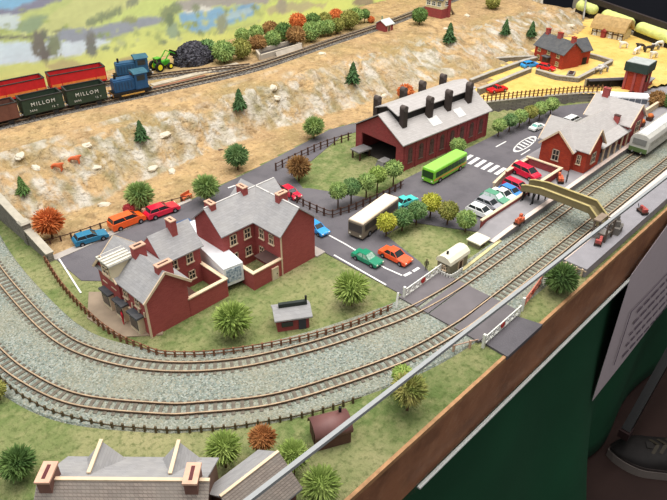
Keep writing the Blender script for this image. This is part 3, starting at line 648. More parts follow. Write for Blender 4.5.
coach('cream-roofed grey single decker bus beside the grass island',(391,212),(355,239),2.7,3.1,rgb('drab_bus_body',128,116,100,var=.08),rgb('cream_bus_roof',226,206,182,var=.04),rgb('bus_window',64,58,54,rough=.3,spec=.5))
coach('bright green single decker bus beside the brick engine shed',(460,165),(427,184),2.6,2.9,paint('lime_bus_paint',124,196,44),paint('lime_bus_roof',150,216,90),rgb('bus_window_green',44,72,34,rough=.3),stripe=paint('orange_stripe',214,150,50))
coach('long white coach beyond the station roof',(598,106),(646,108.5),2.6,3.0,rgb('white_coach',226,226,228),rgb('white_coach_roof',236,236,238),rgb('coach_window',92,96,104))
# articulated lorry
def lorry():
    a,b=at(214,246,.1),at(237,286,.1)
    t=thing('articulated_lorry','white box lorry parked between the two brick houses, blue panel on its end','lorry',(0,0,.1))
    c=((45.5-41)/2,0)
    P0=Vector((40.4,57.6,0)); a_=math.radians(81); t.location=((P0.x)*CM,(P0.y)*CM,(Z0+.1)*CM); t.rotation_euler=(0,0,a_)
    L=13.5;w=1.45
    MB().box(0,L,-w,w,.8,3.7).build('trailer_body',rgb('trailer_white',226,228,230,var=.03),t,bevel=.06)
    MB().box(-.04,.03,-w*.74,w*.74,1.3,3.3).build('rear_panel',mat('blue_print',s2l(96,136,176),var=.5,scale=260,col2=s2l(214,222,228)),t)
    MB().box(.4,L*.7,-w*.7,w*.7,.4,.8).build('chassis',black,t)
    MB().box(L+.3,L+2.4,-w*.95,w*.95,.4,2.9).build('cab',rgb('cab_blue',60,84,120),t,bevel=.1)
    for xx in (.9,2.1,3.3,L+1.2):
        for s in (-1,1): MB().cyl((0,-.2,0),(0,.2,0),.45,n=12).build('wheel',tyre,t,(xx,s*(w-.2),.45))
lorry()
# railcar standing in the platform
def railcar():
    t=thing('rail_coach','silver grey railway carriage standing at the station platform','railway carriage',(117.2,36.55,.3))
    L=30; w=1.75; H=4.3
    pr=[(-w,1.0),(w,1.0),(w,3.1),(w*.86,3.8),(w*.45,4.25),(-w*.45,4.25),(-w*.86,3.8),(-w,3.1)]
    MB().prof(pr,0.0,L,'x').build('body',rgb('grey_carriage',186,184,176,var=.08,rough=.4),t)
    MB().prof([(-w*.5,4.24),(w*.5,4.24),(w*.4,4.42),(-w*.4,4.42)],.4,L-.3,'x').build('roof_panel',rgb('white_roof_panel',224,224,222),t)
    MB().box(-.1,0.05,-w*.95,w*.95,.9,1.7).build('front_panel',rgb('green_front',84,104,60),t)
    for i in range(14):
        for s in (-1,1): MB().box(1+i*2,2.6+i*2,s*w-.03,s*w+.04,2.2,3.0).build('window',rgb('carriage_window',148,146,138,rough=.3),t)
    MB().box(-.12,.02,-w*.7,w*.7,2.3,3.4).build('windscreen',rgb('carriage_screen',120,120,116,rough=.3),t)
    MB().box(.3,L-.3,-w*.8,w*.8,.45,1.0).build('underframe',black,t)
    for x in (2,4.2,L-5,L-3):
        for s in (-1,1): MB().cyl((0,-.1,0),(0,.1,0),.5,n=14).build('wheel',rgb('wheel_steel',70,70,72),t,(x,s*.75,.65))
    for s in (-1,1): MB().cyl((-.5,s*.8,1.0),(0,s*.8,1.0),.16,.12,8).build('buffer',chrome,t)
railcar()
# ---------------------------------------------------------------- buildings
def gwing(t,u0,u1,v0,v1,h,rh,axis,wm,rm,z=0,over=.35,walls=True,th=.18,ends=(1,1),name='roof',verge=None,wallname='walls'):
    """a gabled range: ridge along axis 'u' or 'v'"""
    if axis=='u': a0,a1,b0,b1=u0,u1,v0,v1
    else: a0,a1,b0,b1=v0,v1,u0,u1
    mid=(b0+b1)/2
    pr=[(b0,z-.3),(b1,z-.3),(b1,z+h),(mid,z+rh),(b0,z+h)]
    if walls: MB().prof(pr,a0,a1,'x' if axis=='u' else 'y').build(wallname,wm,t)
    sl=(rh-h)/((b1-b0)/2); o=over
    rp=[(b0-o,z+h-sl*o+.02),(mid,z+rh+.02),(b1+o,z+h-sl*o+.02),(b1+o,z+h-sl*o+th),(mid,z+rh+th+.03),(b0-o,z+h-sl*o+th)]
    MB().prof(rp,a0-o*ends[0],a1+o*ends[1],'x' if axis=='u' else 'y').build(name,rm,t)
    if verge:
        mb=MB(); mk=(lambda a,b,c:(a,b,c)) if axis=='u' else (lambda a,b,c:(b,a,c))
        for i,(e,a) in enumerate(((ends[0],a0-o),(ends[1],a1+o))):
            if not e: continue
            for b in (b0-o,b1+o): MB().bar(mk(a,b,z+h-sl*o+.05),mk(a,mid,z+rh+.08),.14,.3).build('bargeboard',verge,t)
def window(t,c,w,h,face,frame=cream,pane=glassd,sill=True,d=.12):
    """face: '-u','+u','-v','+v'"""
    mb=MB(); ax=face[1]; s=-1 if face[0]=='-' else 1
    def bx(m,x0,x1,z0,z1,d0,d1):
        a,b=sorted((s*d0,s*d1))
        if ax=='v': m.box(c[0]+x0,c[0]+x1,c[1]+a,c[1]+b,c[2]+z0,c[2]+z1)
        else: m.box(c[0]+a,c[0]+b,c[1]+x0,c[1]+x1,c[2]+z0,c[2]+z1)
    f=.13
    bx(mb,-w/2,w/2,h/2-f,h/2,-.05,d); bx(mb,-w/2-.08,w/2+.08,-h/2-.1,-h/2+.06,-.05,d+.1)
    bx(mb,-w/2,-w/2+f,-h/2,h/2,-.05,d); bx(mb,w/2-f,w/2,-h/2,h/2,-.05,d); bx(mb,-.04,.04,-h/2,h/2,-.05,d-.02); bx(mb,-w/2,w/2,-.05,.05,-.05,d-.02)
    o=mb.build('window',frame,t)
    p=MB(); bx(p,-w/2+.05,w/2-.05,-h/2,h/2,-.04,.04); p.build('pane',pane,o); return o
def door(t,c,w,h,face,m,frame=cream):
    ax=face[1]; s=-1 if face[0]=='-' else 1
    def bx(m_,x0,x1,z0,z1,d1):
        a,b=sorted((-.05*s,s*d1))
        if ax=='v': m_.box(c[0]+x0,c[0]+x1,c[1]+a,c[1]+b,c[2]+z0,c[2]+z1)
        else: m_.box(c[0]+a,c[0]+b,c[1]+x0,c[1]+x1,c[2]+z0,c[2]+z1)
    mb=MB(); bx(mb,-w/2,w/2,0,h,.08); o=mb.build('door',m,t)
    k=MB(); bx(k,w*.25,w*.38,h*.45,h*.52,.16); k.build('handle',black,o)
    k=MB(); bx(k,-w/2-.12,w/2+.12,h,h+.14,.14); bx(k,-w/2-.12,-w/2,0,h,.14); bx(k,w/2,w/2+.12,0,h,.14); k.build('door_frame',frame,o)
def chimney(t,c,wu,wv,z0,z1,m=brick,cap=rgb('cap_tan',196,156,132,var=.1),pots=2):
    o=MB().box(c[0]-wu/2,c[0]+wu/2,c[1]-wv/2,c[1]+wv/2,z0,z1).build('chimney',m,t)
    k=MB().box(c[0]-wu/2-.06,c[0]+wu/2+.06,c[1]-wv/2-.06,c[1]+wv/2+.06,z1,z1+.14); k.build('chimney_cap',cap,o)
    k=MB().box(c[0]-wu/2+.3,c[0]+wu/2-.3,c[1]-wv/2+.3,c[1]+wv/2-.3,z1+.12,z1+.18); k.build('flue',darkbrown,o)
def ywall(t,pts,h,w=.3,m=brick,cop=cream,z=0):
    path=[Vector((a,b,z)) for a,b in pts]; mb=MB(); k=MB()
    for i,(p,q) in enumerate(zip(path,path[1:])):
        d=(q-p).normalized(); a=w/2 if i==0 else -w/2; b=(w+.22)/2 if i==0 else -(w+.22)/2; e=(w+.22)/2
        mb.bar(p-d*a+Vector((0,0,h/2-.1)),q+d*w/2+Vector((0,0,h/2-.1)),w,h+.2); k.bar(p-d*b+Vector((0,0,h+.07)),q+d*e+Vector((0,0,h+.07)),w+.22,.16)
    o=mb.build('yard_wall',m,t); k.build('wall_coping',cop,o); return o
# --- left house
h1=thing('brick_house','two storey red brick corner house with grey roof, bay shop front and walled yard','house',(0,0,0))
gwing(h1,27.3,33.0,57.1,67.6,5.8,8.3,'v',brick,slate,over=.45,verge=cream)
gwing(h1,32.9,38.7,62.3,67.2,5.8,8.3,'u',brick,slate,over=.4,ends=(0,1),name='rear_roof',wallname='rear_walls')
# rear ridge of side range running out over the left face
gwing(h1,27.1,30.2,62.9,67.7,5.8,8.2,'u',brick,slate,over=.4,ends=(1,0),name='gable_roof',verge=cream,wallname='gable_walls')
MB().box(26.6,30.2,63.0,65.4,5.6,7.9).build('dormer',timber_frame,h1)
do=MB().box(26.3,30.4,62.7,65.7,7.9,8.08); do.build('dormer_roof',rgb('dormer_lead',168,164,154),h1)
mb=MB(); 
for i in range(5): mb.box(26.3,30.4,62.8+i*.65,63.1+i*.65,8.07,8.2)
mb.build('dormer_ribs',rgb('dormer_rib',204,200,186),h1)
window(h1,(26.6,64.2,6.8),1.5,1.2,'-u')
chimney(h1,(30.6,57.55),2.0,.8,5.5,9.0); chimney(h1,(30.3,62.4),1.6,.9,7,9.4); chimney(h1,(36.3,64.4),.8,1.3,7,9.6)
ywall(h1,[(33.1,57.2),(38.7,57.2),(38.7,62.3)],2.7)
for u in (34.6,37.0): 
    window(h1,(u,62.3,4.5),1.1,1.5,'-v'); window(h1,(u,62.3,1.8),1.1,1.4,'-v')
window(h1,(33.0,59.6,4.5),1.0,1.4,'+u')
ln=MB().prof([(33.0,2.2),(34.9,1.8),(34.9,2.0),(33.0,2.5)],58,62.2); ln.build('lean_to_roof',darkbrown,h1)
# shop front: two bays, fascia, doors on the street face
for v in (59.0,61.6,64.3,66.4):
    window(h1,(27.25,v,4.4),1.0,1.3,'-u')
for v in (59.4,62.8,66.0):
    b_=MB().box(26.5,27.3,v-1.05,v+1.05,.1,2.5).build('bay_window',timber_frame,h1)
    MB().box(26.44,26.6,v-.85,v+.85,.7,2.1).build('pane',glassd,b_); MB().box(26.3,27.3,v-1.2,v+1.2,2.5,2.75).build('bay_roof',slate_dark,b_)
door(h1,(27.25,61.1,0),.9,2.2,'-u',rgb('shop_door_red',150,40,44)); door(h1,(27.25,64.5,0),.9,2.2,'-u',rgb('shop_door_green',70,86,60))
mb=MB()
for v in (57.7,59,60.4,62,63.4,65,66.4): mb.box(27.12,27.25,v-.12,v+.12,2.9,3.6)
mb.build('corbels',cream,h1)
MB().box(27.15,27.35,57.0,57.25,0,5.6).build('corner_quoin',cream,h1)
# --- right house
h2=thing('brick_house','L-shaped two storey red brick house with pale grey roof, three chimneys and walled back yard','house',(0,0,0))
gwing(h2,46.9,53.1,55.5,66.8,6.6,9.3,'v',brick,slate,over=.4,verge=None)
gwing(h2,41.5,53.1,61.0,67.0,6.6,9.3,'u',brick,slate,over=.38,name='rear_roof',wallname='rear_walls')
mb=MB().bar((50,60.9,9.48),(50,64,9.48),.2,.12).bar((41.2,64,9.48),(53.4,64,9.48),.2,.12).bar((50,55.1,9.48),(50,61,9.48),.2,.12); mb.build('ridge_tiles',rgb('ridge_pale',196,192,188),h2)
chimney(h2,(42.3,64.1),.8,1.5,7,9.8); chimney(h2,(47.8,64.2),.8,1.5,7.8,10.1); chimney(h2,(50.2,58.8),1.6,.8,7.8,10.2)
ywall(h2,[(46.8,55.7),(42.1,55.7),(42.1,61)],2.6)
for u in (43.2,45.6): window(h2,(u,61,5.0),1.15,1.6,'-v'); window(h2,(u,61,2.1),1.15,1.5,'-v')
for v in (57.4,59.4): window(h2,(46.9,v,5.0),1.0,1.6,'-u'); 
window(h2,(46.9,59.6,2.1),1.0,1.5,'-u')
ln=MB().prof([(55.9,2.5),(58.8,2.5),(58.8,2.65),(55.9,2.65)],44.8,46.9,'x'); ln.build('lean_to_roof',rgb('lean_dark',70,50,46),h2)
MB().box(44.8,45,55.9,56.1,0,2.6).build('lean_to_post',cream,h2)
door(h2,(45.6,55.5,0),.9,1.8,'-v',rgb('gate_cream',206,192,168))
for u in (48.3,51.4): window(h2,(u,66.9,4.8),1.1,1.5,'+v')
MB().box(46.82,46.98,55.4,55.56,0,6.4).build('corner_quoin',cream,h2)
for v in (58,62,65): window(h2,(53.1,v,5.0),1.0,1.4,'+u'); window(h2,(53.1,v,2.0),1.0,1.4,'+u')
# --- engine shed
es=thing('engine_shed','long red brick engine shed with grey roof and two rows of dark smoke vents','engine shed',(82.6,63.7,0),math.radians(-4.2))
W_=12.0; Lh=24.0; eh=5.3; rh=8.9; w_=.35
MB().box(0,Lh,0,w_,-.3,eh).build('side_wall',brick_dark,es); MB().box(0,Lh,W_-w_,W_,-.3,eh).build('side_wall',brick_dark,es)
MB().prof([(0,-.3),(W_,-.3),(W_,eh),(W_/2,rh-.2),(0,eh)],Lh-w_,Lh,'x').build('end_wall',brick_dark,es)
fw=MB(); fw.prof([(w_,4.2),(W_-w_,4.2),(W_-w_,eh),(W_/2,rh-.2),(w_,eh)],0,w_,'x'); fw.box(0,w_,w_,1.7,-.3,4.2); fw.box(0,w_,W_-1.6,W_-w_,-.3,4.2); fw.build('front_wall',brick_dark,es)
MB().box(.5,Lh-w_,w_,W_-w_,-.2,.12).build('shed_floor',rgb('shed_floor_dark',60,54,50),es)
sl=(rh-eh)/(W_/2); o=.4
rp=[(-o,eh-sl*o),(W_/2,rh),(W_+o,eh-sl*o),(W_+o,eh-sl*o+.2),(W_/2,rh+.22),(-o,eh-sl*o+.2)]
MB().prof(rp,-.5,Lh+.5,'x').build('roof',slate_pale,es)
mh=2.5; zr=lambda y: eh+sl*y
MB().prof([(W_/2-mh,7.2),(W_/2+mh,7.2),(W_/2+mh,9.0),(W_/2,9.9),(W_/2-mh,9.0)],2.2,Lh-1.2,'x').build('clerestory',black,es)
MB().prof([(W_/2-mh-.35,8.95),(W_/2,9.95),(W_/2+mh+.35,8.95),(W_/2+mh+.35,9.1),(W_/2,10.15),(W_/2-mh-.35,9.1)],1.6,Lh-.7,'x').build('clerestory_roof',slate_pale,es)
vent_m=rgb('vent_brown',58,48,44,var=.15)
for x in (2.6,9.4,14.6,20.6):
    for y in (W_/2-mh-.75,W_/2+mh+.75):
        v_=MB().box(x-.55,x+.55,y-.5,y+.5,6.6,10.3).build('smoke_vent',vent_m,es); c_=MB(); c_.cyl((x,y-.55,10.3),(x,y+.55,10.3),.56,n=14); c_.build('vent_cap',rgb('vent_cap',82,72,68),v_)
for i in range(8):
    x=1.9+i*2.85; wo=MB().box(x-.55,x+.55,-.06,.1,1.3,3.6); wo.cyl((x,-.06,3.6),(x,.1,3.6),.55,n=16); a_=wo.build('window',rgb('shed_window',92,66,60,var=.3,scale=300),es)
    MB().box(x-.65,x+.65,-.12,.1,1.15,1.3).box(x-.03,x+.03,-.09,.1,1.3,4.0).build('window_sill',rgb('shed_stone',122,96,88),a_)
mb=MB()
for i in range(9): mb.box(.35+i*2.87,.65+i*2.87,-.14,.1,-.2,5.0)
mb.build('pilasters',brick_dark,es)
MB().box(17,19.4,1.6,3.0,0,0.1)
for (x0,x1,y) in ((8.5,11.0,1.4),(15.5,17.6,1.2)): MB().add([(x0,y-.7,zr(y-.7)+.28),(x1,y-.7,zr(y-.7)+.28),(x1,y+1,zr(y+1)+.28),(x0,y+1,zr(y+1)+.28)],[(0,1,2,3)]).build('skylight',rgb('skylight_pale',206,204,200,var=.1),es,fix=False)
lp=thing('loading_platform','low grey covered stand in front of the engine shed doors','platform',(0,0,0))
c=at(361,157,0); MB().box(c[0]-1.6,c[0]+1.6,c[1]-1.2,c[1]+1.2,1.5,1.75,-.1).build('top',rgb('stand_grey',120,116,116),lp)
for dx in (-1.3,1.3):
    for dy in (-.9,.9): MB().box(c[0]+dx-.12,c[0]+dx+.12,c[1]+dy-.12,c[1]+dy+.12,-.05,1.5).build('leg',darkbrown,lp)
lp=thing('inspection_ramp','grey sloping ramp at the engine shed entrance behind the paddock trees','ramp',(0,0,0))
c=at(384,166,0); MB().box(c[0]-1.3,c[0]+1.3,c[1]-1.0,c[1]+1.0,0,1.1,-.1,top=.75).build('ramp_body',rgb('stand_grey',120,116,116),lp)
MB().box(c[0]-1.0,c[0]+1.0,c[1]-.8,c[1]+.8,1.1,1.25).build('ramp_top',rgb('stand_top',138,134,132),lp)
# --- station
st=thing('station_building','red brick country station with steep pale grey gabled roofs beside the platform','station',(1.0,0,0))
PZ=1.4
gwing(st,100.6,105.8,39.3,47.8,4.4,7.2,'v',brick_or,slate_pale,z=PZ,over=.5,verge=cream)
gwing(st,99.6,103.3,41.6,47.2,4.0,6.6,'u',brick_or,slate_pale,z=PZ,over=.5,ends=(1,0),verge=cream,name='side_roof',wallname='side_walls')
gwing(st,105.5,117,41.0,47.0,3.6,5.8,'u',brick_or,slate_pale,z=PZ,over=.5,ends=(0,0),name='middle_roof',wallname='middle_walls')
gwing(st,116.6,123.2,39.3,47.4,4.2,7.0,'v',brick,slate_pale,z=PZ,over=.5,verge=cream,name='large_roof',wallname='large_walls')
mb=MB().prof([(41.1,PZ+3.6),(41.1,PZ+3.9),(38.9,PZ+3.0),(38.9,PZ+2.8)],105.9,117.4,'x'); mb.build('canopy_roof',slate_pale,st)
for x in (107,109.5,112,114.5,116.8): MB().box(x-.12,x+.12,39.0,39.24,PZ,PZ+2.9).build('canopy_post',cream,st)
window(st,(99.6,44.4,PZ+2.2),1.3,2.0,'-u',frame=rgb('stone_trim',190,170,150)); window(st,(103.2,39.3,PZ+2.2),1.6,1.9,'-v',frame=rgb('stone_trim',190,170,150)); window(st,(100.6,40.6,PZ+2.2),.8,1.7,'-u')
window(st,(121,39.3,PZ+2.6),2.0,2.2,'-v')
for x in (108,113): window(st,(x,41.0,PZ+1.9),1.3,1.6,'-v')
door(st,(110.5,41.0,PZ),1.1,2.5,'-v',darkbrown)
chimney(st,(119.9,46.0),.8,1.2,7.5,9.9,cap=brick)
chimney(st,(116.2,41.6),.6,1.0,4.5,6.8,cap=rgb('chim_dark',80,60,56))
# platform A
pa=thing('station_platform','grey platform with pale edge in front of the brick station','platform',(0,0,0))
MB().prism([(76.5,38.5),(160,38.5),(160,44),(150,50),(98.5,50),(98.5,48.3),(91.2,48.3),(91.2,42.3),(76.5,42.3)],-.2,PZ).build('platform_surface',greycon,pa)
MB().add([(73.6,39.2,-.1),(76.5,38.5,-.1),(76.5,42.3,-.1),(73.6,42.3,-.1),(73.6,39.2,.35),(76.5,38.5,PZ),(76.5,42.3,PZ),(73.6,42.3,.35)],[(3,2,1,0),(4,5,6,7),(0,1,5,4),(1,2,6,5),(2,3,7,6),(3,0,4,7)]).build('platform_ramp',greycon,pa)
MB().box(76.5,160,38.35,39.05,PZ-.1,PZ+.06).add([(73.6,39.0,.3),(76.5,38.35,PZ-.1),(76.5,39.05,PZ-.1),(73.6,39.7,.3),(73.6,39.0,.42),(76.5,38.35,PZ+.06),(76.5,39.05,PZ+.06),(73.6,39.7,.42)],[(3,2,1,0),(4,5,6,7),(0,1,5,4),(1,2,6,5),(2,3,7,6),(3,0,4,7)]).build('edge_stones',rgb('edge_pale',216,196,184,var=.06),pa)
fwl=thing('boundary_wall','low brick wall with cream coping between the parked cars and the platform','wall',(0,0,0))
ywall(fwl,[(75.4,42.5),(91.2,42.4)],1.95,z=0,w=.25)
fwl=thing('yard_wall','brick walled yard with cream coping beside the station gable','wall',(0,0,0))
ywall(fwl,[(91.4,48.2),(98.2,48.2)],1.0,z=PZ,m=brick_dark); ywall(fwl,[(98.2,48.2),(98.2,41.9),(91.6,41.9)],1.3,z=PZ,m=brick_dark)
ywall(fwl,[(98.6,50.3),(88.5,48.6)],1.1,w=.25,z=.0,m=cream)
rear=thing('platform_wall','pale stone wall behind the far end of the station platform','wall',(0,0,0))
ywall(rear,[(125,42.6),(160,42.6)],1.2,z=PZ,m=rgb('far_wall_cream',204,184,156))
# platform B
pb=thing('front_platform','long grey platform with pale edge along the front of the layout','platform',(0,0,0))
MB().prism([(75.2,29.5),(75.2,25.6),(160,25.6),(160,29.5)],.02,PZ).build('platform_surface',rgb('grey_concrete2',146,142,146,var=.07,scale=60),pb)
MB().box(75.2,160,28.75,29.65,PZ-.08,PZ+.06).build('edge_stones',rgb('edge_pale',216,196,184),pb)
# small end fence of the platform
fence('platform_railing','low cream railing across the end of the front platform',[(75.0,29.3),(75.0,25.6)],1.3,.8,[1.0],cream,px=False)
# --- footbridge
fb=thing('footbridge','olive tan footbridge arching over both running lines to the front platform','footbridge',(0,0,0))
om=rgb('olive_tan',122,110,78,var=.1,scale=60)
def fbp(pts,u0,u1,z0,z1,name,m):
    V=[];n=len(pts)
    prof_=[(v,z+z0) for v,z in pts]+[(v,z+z1) for v,z in reversed(pts)]
    MB().prof(prof_,u0,u1,'x').build(name,m,fb)
pts=[(42.4,2.8),(41.6,3.1),(39.2,3.5),(31.2,3.4),(28.9,1.5)]
fbp(pts,85.9,88.3,0,.25,'deck',om); fbp(pts,85.8,86.0,.1,1.15,'parapet',om); fbp(pts,88.2,88.4,.1,1.15,'parapet',om)
fbp(pts,85.72,86.08,1.15,1.27,'handrail',rgb('handrail_cream',176,160,108)); fbp(pts,88.12,88.48,1.15,1.27,'handrail',rgb('handrail_cream',176,160,108))
for v in (41.9,40.2):
    for u in (86.1,88.0): MB().box(u-.12,u+.12,v-.12,v+.12,PZ,3.2).build('trestle_post',black,fb)
MB().bar((85.5,41.9,PZ),(87.4,41.9,3.6),.12).bar((85.5,40.2,PZ),(87.4,40.2,3.6),.12).build('trestle_brace',black,fb)
# --- hut by the crossing
hu=thing('crossing_hut','small grey hut with a rounded cream roof beside the level crossing','hut',(0,0,0))
hm=rgb('hut_grey_green',132,124,102,var=.12)
MB().box(62.4,66.6,38.9,41.0,-.1,2.0).build('walls',hm,hu)
pr=[(38.7,1.95),(41.2,1.95),(41.1,2.4),(40.6,2.85),(39.95,3.0),(39.3,2.85),(38.8,2.4)]
MB().prof(pr,62.2,66.8,'x').build('roof',rgb('cream_white_roof',222,214,190,var=.05),hu)
window(hu,(62.4,39.9,1.2),.8,.8,'-u'); door(hu,(64.8,38.9,0),.8,1.6,'-v',darkbrown); MB().cyl((63.1,40,2.9),(63.1,40,3.4),.16).build('stove_pipe',black,hu)
cb=thing('equipment_box','low square cabin with a flat white roof between the hut and the parked cars','cabin',(0,0,0))
MB().box(71.0,73.2,39.9,41.8,-.1,.8).build('walls',hm,cb); MB().box(70.8,73.5,39.6,42.0,.8,.98).build('roof',rgb('cream_white_roof',222,214,190),cb); MB().box(71.6,72.5,39.82,39.92,.1,.7).build('hatch',darkbrown,cb)
fence('picket_fence','white picket fence in front of the crossing hut',[(61.9,40.9),(61.9,38.4),(64.6,38.2)],1.0,.42,[.35,.75],white,px=False,w=.14)
kb=thing('kerb_edging','cream kerb between the crossing hut lawn and the inner track','kerb',(0,0,0))
MB().bar((64.6,38.35,.15),(74.8,38.7,.15),.45,.5).build('kerb_stones',rgb('kerb_cream',196,184,136,var=.1),kb); MB().bar((74.6,38.7,.2),(74.4,42.4,.2),.4,.6).build('kerb_return',rgb('kerb_cream',196,184,136),kb)
# --- crossing gates
def gate(label,a,b,col2=False,h=1.5,lean=0,z=.1):
    a=at(*a,z); b=at(*b,z); L=math.hypot(b[0]-a[0],b[1]-a[1]); t=thing('crossing_gate',label,'gate',(a[0],a[1],z),ang(a,b),group='level crossing gates')
    gm=white if not col2 else rgb('gate_pink',196,120,100)
    MB().box(-.16,.16,-.16,.16,-.1,h+.45).build('gate_post',white,t); MB().box(L-.12,L+.12,-.12,.12,-.1,h).build('gate_post',white,t)
    MB().bar((0,0,h-.1),(L,0,h-.1),.14,.16).bar((0,0,.35),(L,0,.35),.14,.16).build('rail',gm,t)
    n=max(3,int(L/1.1)); mb=MB()
    for i in range(n):
        x0,x1=L*i/n,L*(i+1)/n; mb.bar((x0,0,.35),(x1,0,h-.1),.1); mb.bar((x0,0,h-.1),(x1,0,.35),.1); mb.bar((x1,0,.35),(x1,0,h-.1),.1)
    mb.build('lattice',gm,t); 
    mb=MB().cyl((L/2,-.1,h*.62),(L/2,.1,h*.62),.42,n=16); mb.build('warning_disc',rgb('gate_red',190,56,50),t)
gate('white lattice crossing gate with a red disc on the town side of the tracks',(404,299),(440,273))
gate('white lattice crossing gate with a red disc on the front side of the tracks',(483,347),(519,315))
gate('reddish lattice gate beside the front crossing road, towards the front platform',(522,310),(541,284),True)
T_=thing('gate_post','white leaning post at the end of the brown curve fence','post',(0,0,0)); a=at(396,309,0); MB().bar((a[0],a[1],0),(a[0]+.5,a[1]+.2,2.2),.25).build('post',white,T_); MB().box(a[0]-.3,a[0]+.3,a[1]-.3,a[1]+.3,-.1,.15).build('base',stone,T_)
fence('wooden_fence','short pale rail fence beside the outer track before the front crossing gate',[(437,358),(455,352),(478,346)],1.2,2.2,[.9],rgb('pale_rail_wood',196,160,140,var=.1))
# --- brick hut
bh=thing('brick_hut','small red brick lineside hut with grey roof and a dark ridge beam','hut',(38.5,47.2,0),math.radians(-33))
MB().prof([(-.1,-.2),(2.6,-.2),(2.6,1.9),(1.25,2.5),(-.1,1.9)],0.1,4.0,'x').build('walls',brick_dark,bh)
MB().prof([(-.4,1.75),(1.25,2.55),(2.9,1.75),(2.9,1.95),(1.25,2.8),(-.4,1.95)],-.25,4.4,'x').build('roof',slate,bh)
MB().box(.5,4.0,1.05,1.5,2.65,3.25).build('ridge_beam',rgb('beam_green_black',44,50,46),bh); MB().cyl((3.9,1.3,2.6),(3.9,1.3,3.9),.14).build('chimney_pipe',black,bh)
MB().box(.6,2.0,-.2,-.05,.7,1.4).build('window',glassd,bh); MB().box(2.7,3.6,-.2,-.05,0,1.6).build('door',rgb('door_slate',60,60,66),bh)
# --- arched brown hut
ah=thing('arched_hut','dark brown hut with a rounded purple-brown roof by the outer fence','hut',(31.5,31.2,0),math.radians(-27))
pr=[(-1.3,-.1),(1.3,-.1),(1.3,1.6)]+[(1.3*math.cos(k*PI/8),1.6+1.1*math.sin(k*PI/8)) for k in range(1,8)]+[(-1.3,1.6)]
MB().prof(pr,-1.75,1.75,'x').build('walls',rgb('hut_brown',92,62,52,var=.12),ah)
pr=[(1.42*math.cos(k*PI/10),1.6+1.22*math.sin(k*PI/10)) for k in range(11)]+[(1.3*math.cos(k*PI/10),1.6+1.1*math.sin(k*PI/10)) for k in range(10,-1,-1)]
rm_=MB(); n=11
V=[]
for x in (-1.95,1.95):
    for k in range(n): V.append((x,1.44*math.cos(k*PI/10),1.6+1.24*math.sin(k*PI/10)))
rm_.add(V,[(k,k+1,n+k+1,n+k) for k in range(n-1)]); ro=rm_.build('roof',rgb('roof_purple_brown',112,76,72,var=.08,rough=.5),ah,smooth=True,fix=False); md=ro.modifiers.new('s','SOLIDIFY'); md.thickness=.001
MB().box(-1.82,-1.7,-.45,.45,0,1.7).build('door',darkbrown,ah); MB().cyl((1.2,.5,2.6),(1.2,.5,3.4),.16).build('chimney_pipe',black,ah)
# --- terrace
te=thing('terrace_block','grey-roofed terrace block with two dormer gables and two capped chimneys at the lower edge','terrace',(8.2,37.9,0),math.radians(-46.3))
gwing(te,-1.4,11.2,-4.5,4.5,6.0,9.0,'u',rgb('terrace_wall',110,82,70,var=.12),slate,over=.25,ends=(1,1))
MB().add([(-1.6,-4.85,5.98),(11.8,-4.85,5.98),(11.8,-.02,9.28),(-1.6,-.02,9.28)],[(0,1,2,3)]).build('near_roof_slope',slate_brown,te,fix=False).modifiers.new('s','SOLIDIFY').thickness=.0006
MB().bar((-1.6,0,9.27),(11.8,0,9.27),.3,.16).build('ridge_tiles',cream,te)
for x in (1.9,8.4):
    MB().prof([(x-1.7,6.2),(x+1.7,6.2),(x,8.5)],1.2,4.0).build('dormer',rgb('terrace_wall',110,82,70),te)
    V=[(x-2,.7,5.9),(x,.7,8.55),(x+2,.7,5.9),(x-2,4.3,5.9),(x,4.3,8.55),(x+2,4.3,5.9)]
    d_=MB().add(V,[(0,1,4,3),(1,2,5,4)]).build('dormer_roof',slate,te,fix=False); d_.modifiers.new('s','SOLIDIFY').thickness=.0015
    MB().bar((x,1.0,8.68),(x,4.35,8.68),.3,.16).build('dormer_ridge',cream,d_)
for x in (-.75,10.5):
    c_=MB().box(x-.5,x+.5,-.9,.9,7,9.9).build('chimney',rgb('terrace_chimney',116,82,72),te)
    MB().box(x-.58,x+.58,-1.0,1.0,9.9,10.1).build('chimney_cap',rgb('cap_pink',206,164,140),c_); MB().box(x-.14,x+.14,-.65,.65,10.08,10.14).build('flue',rgb('flue_maroon',92,44,46),c_)
for x in (1.5,4.5,8.5): window(te,(x,4.5,3.5),1.2,1.6,'+v')
# --- brown roofed shed
bs=thing('store_shed','store shed with a pale ridge and brown slated roof at the lower layout edge','shed',(0,0,0))
gwing(bs,17.2,22.6,26.5,31.5,5.0,6.9,'u',rgb('store_brick',96,62,54,var=.12),slate,over=.4)
MB().add([(16.8,26.1,4.95),(23.0,26.1,4.95),(23.0,29.0,7.17),(16.8,29.0,7.17)],[(0,1,2,3)]).build('near_roof_slope',slate_brown,bs,fix=False).modifiers.new('s','SOLIDIFY').thickness=.0006
MB().bar((16.8,29.0,7.15),(23.0,29.0,7.15),.26,.14).build('ridge_tiles',cream,bs); window(bs,(19.5,31.2,2.6),1.3,1.3,'+v')
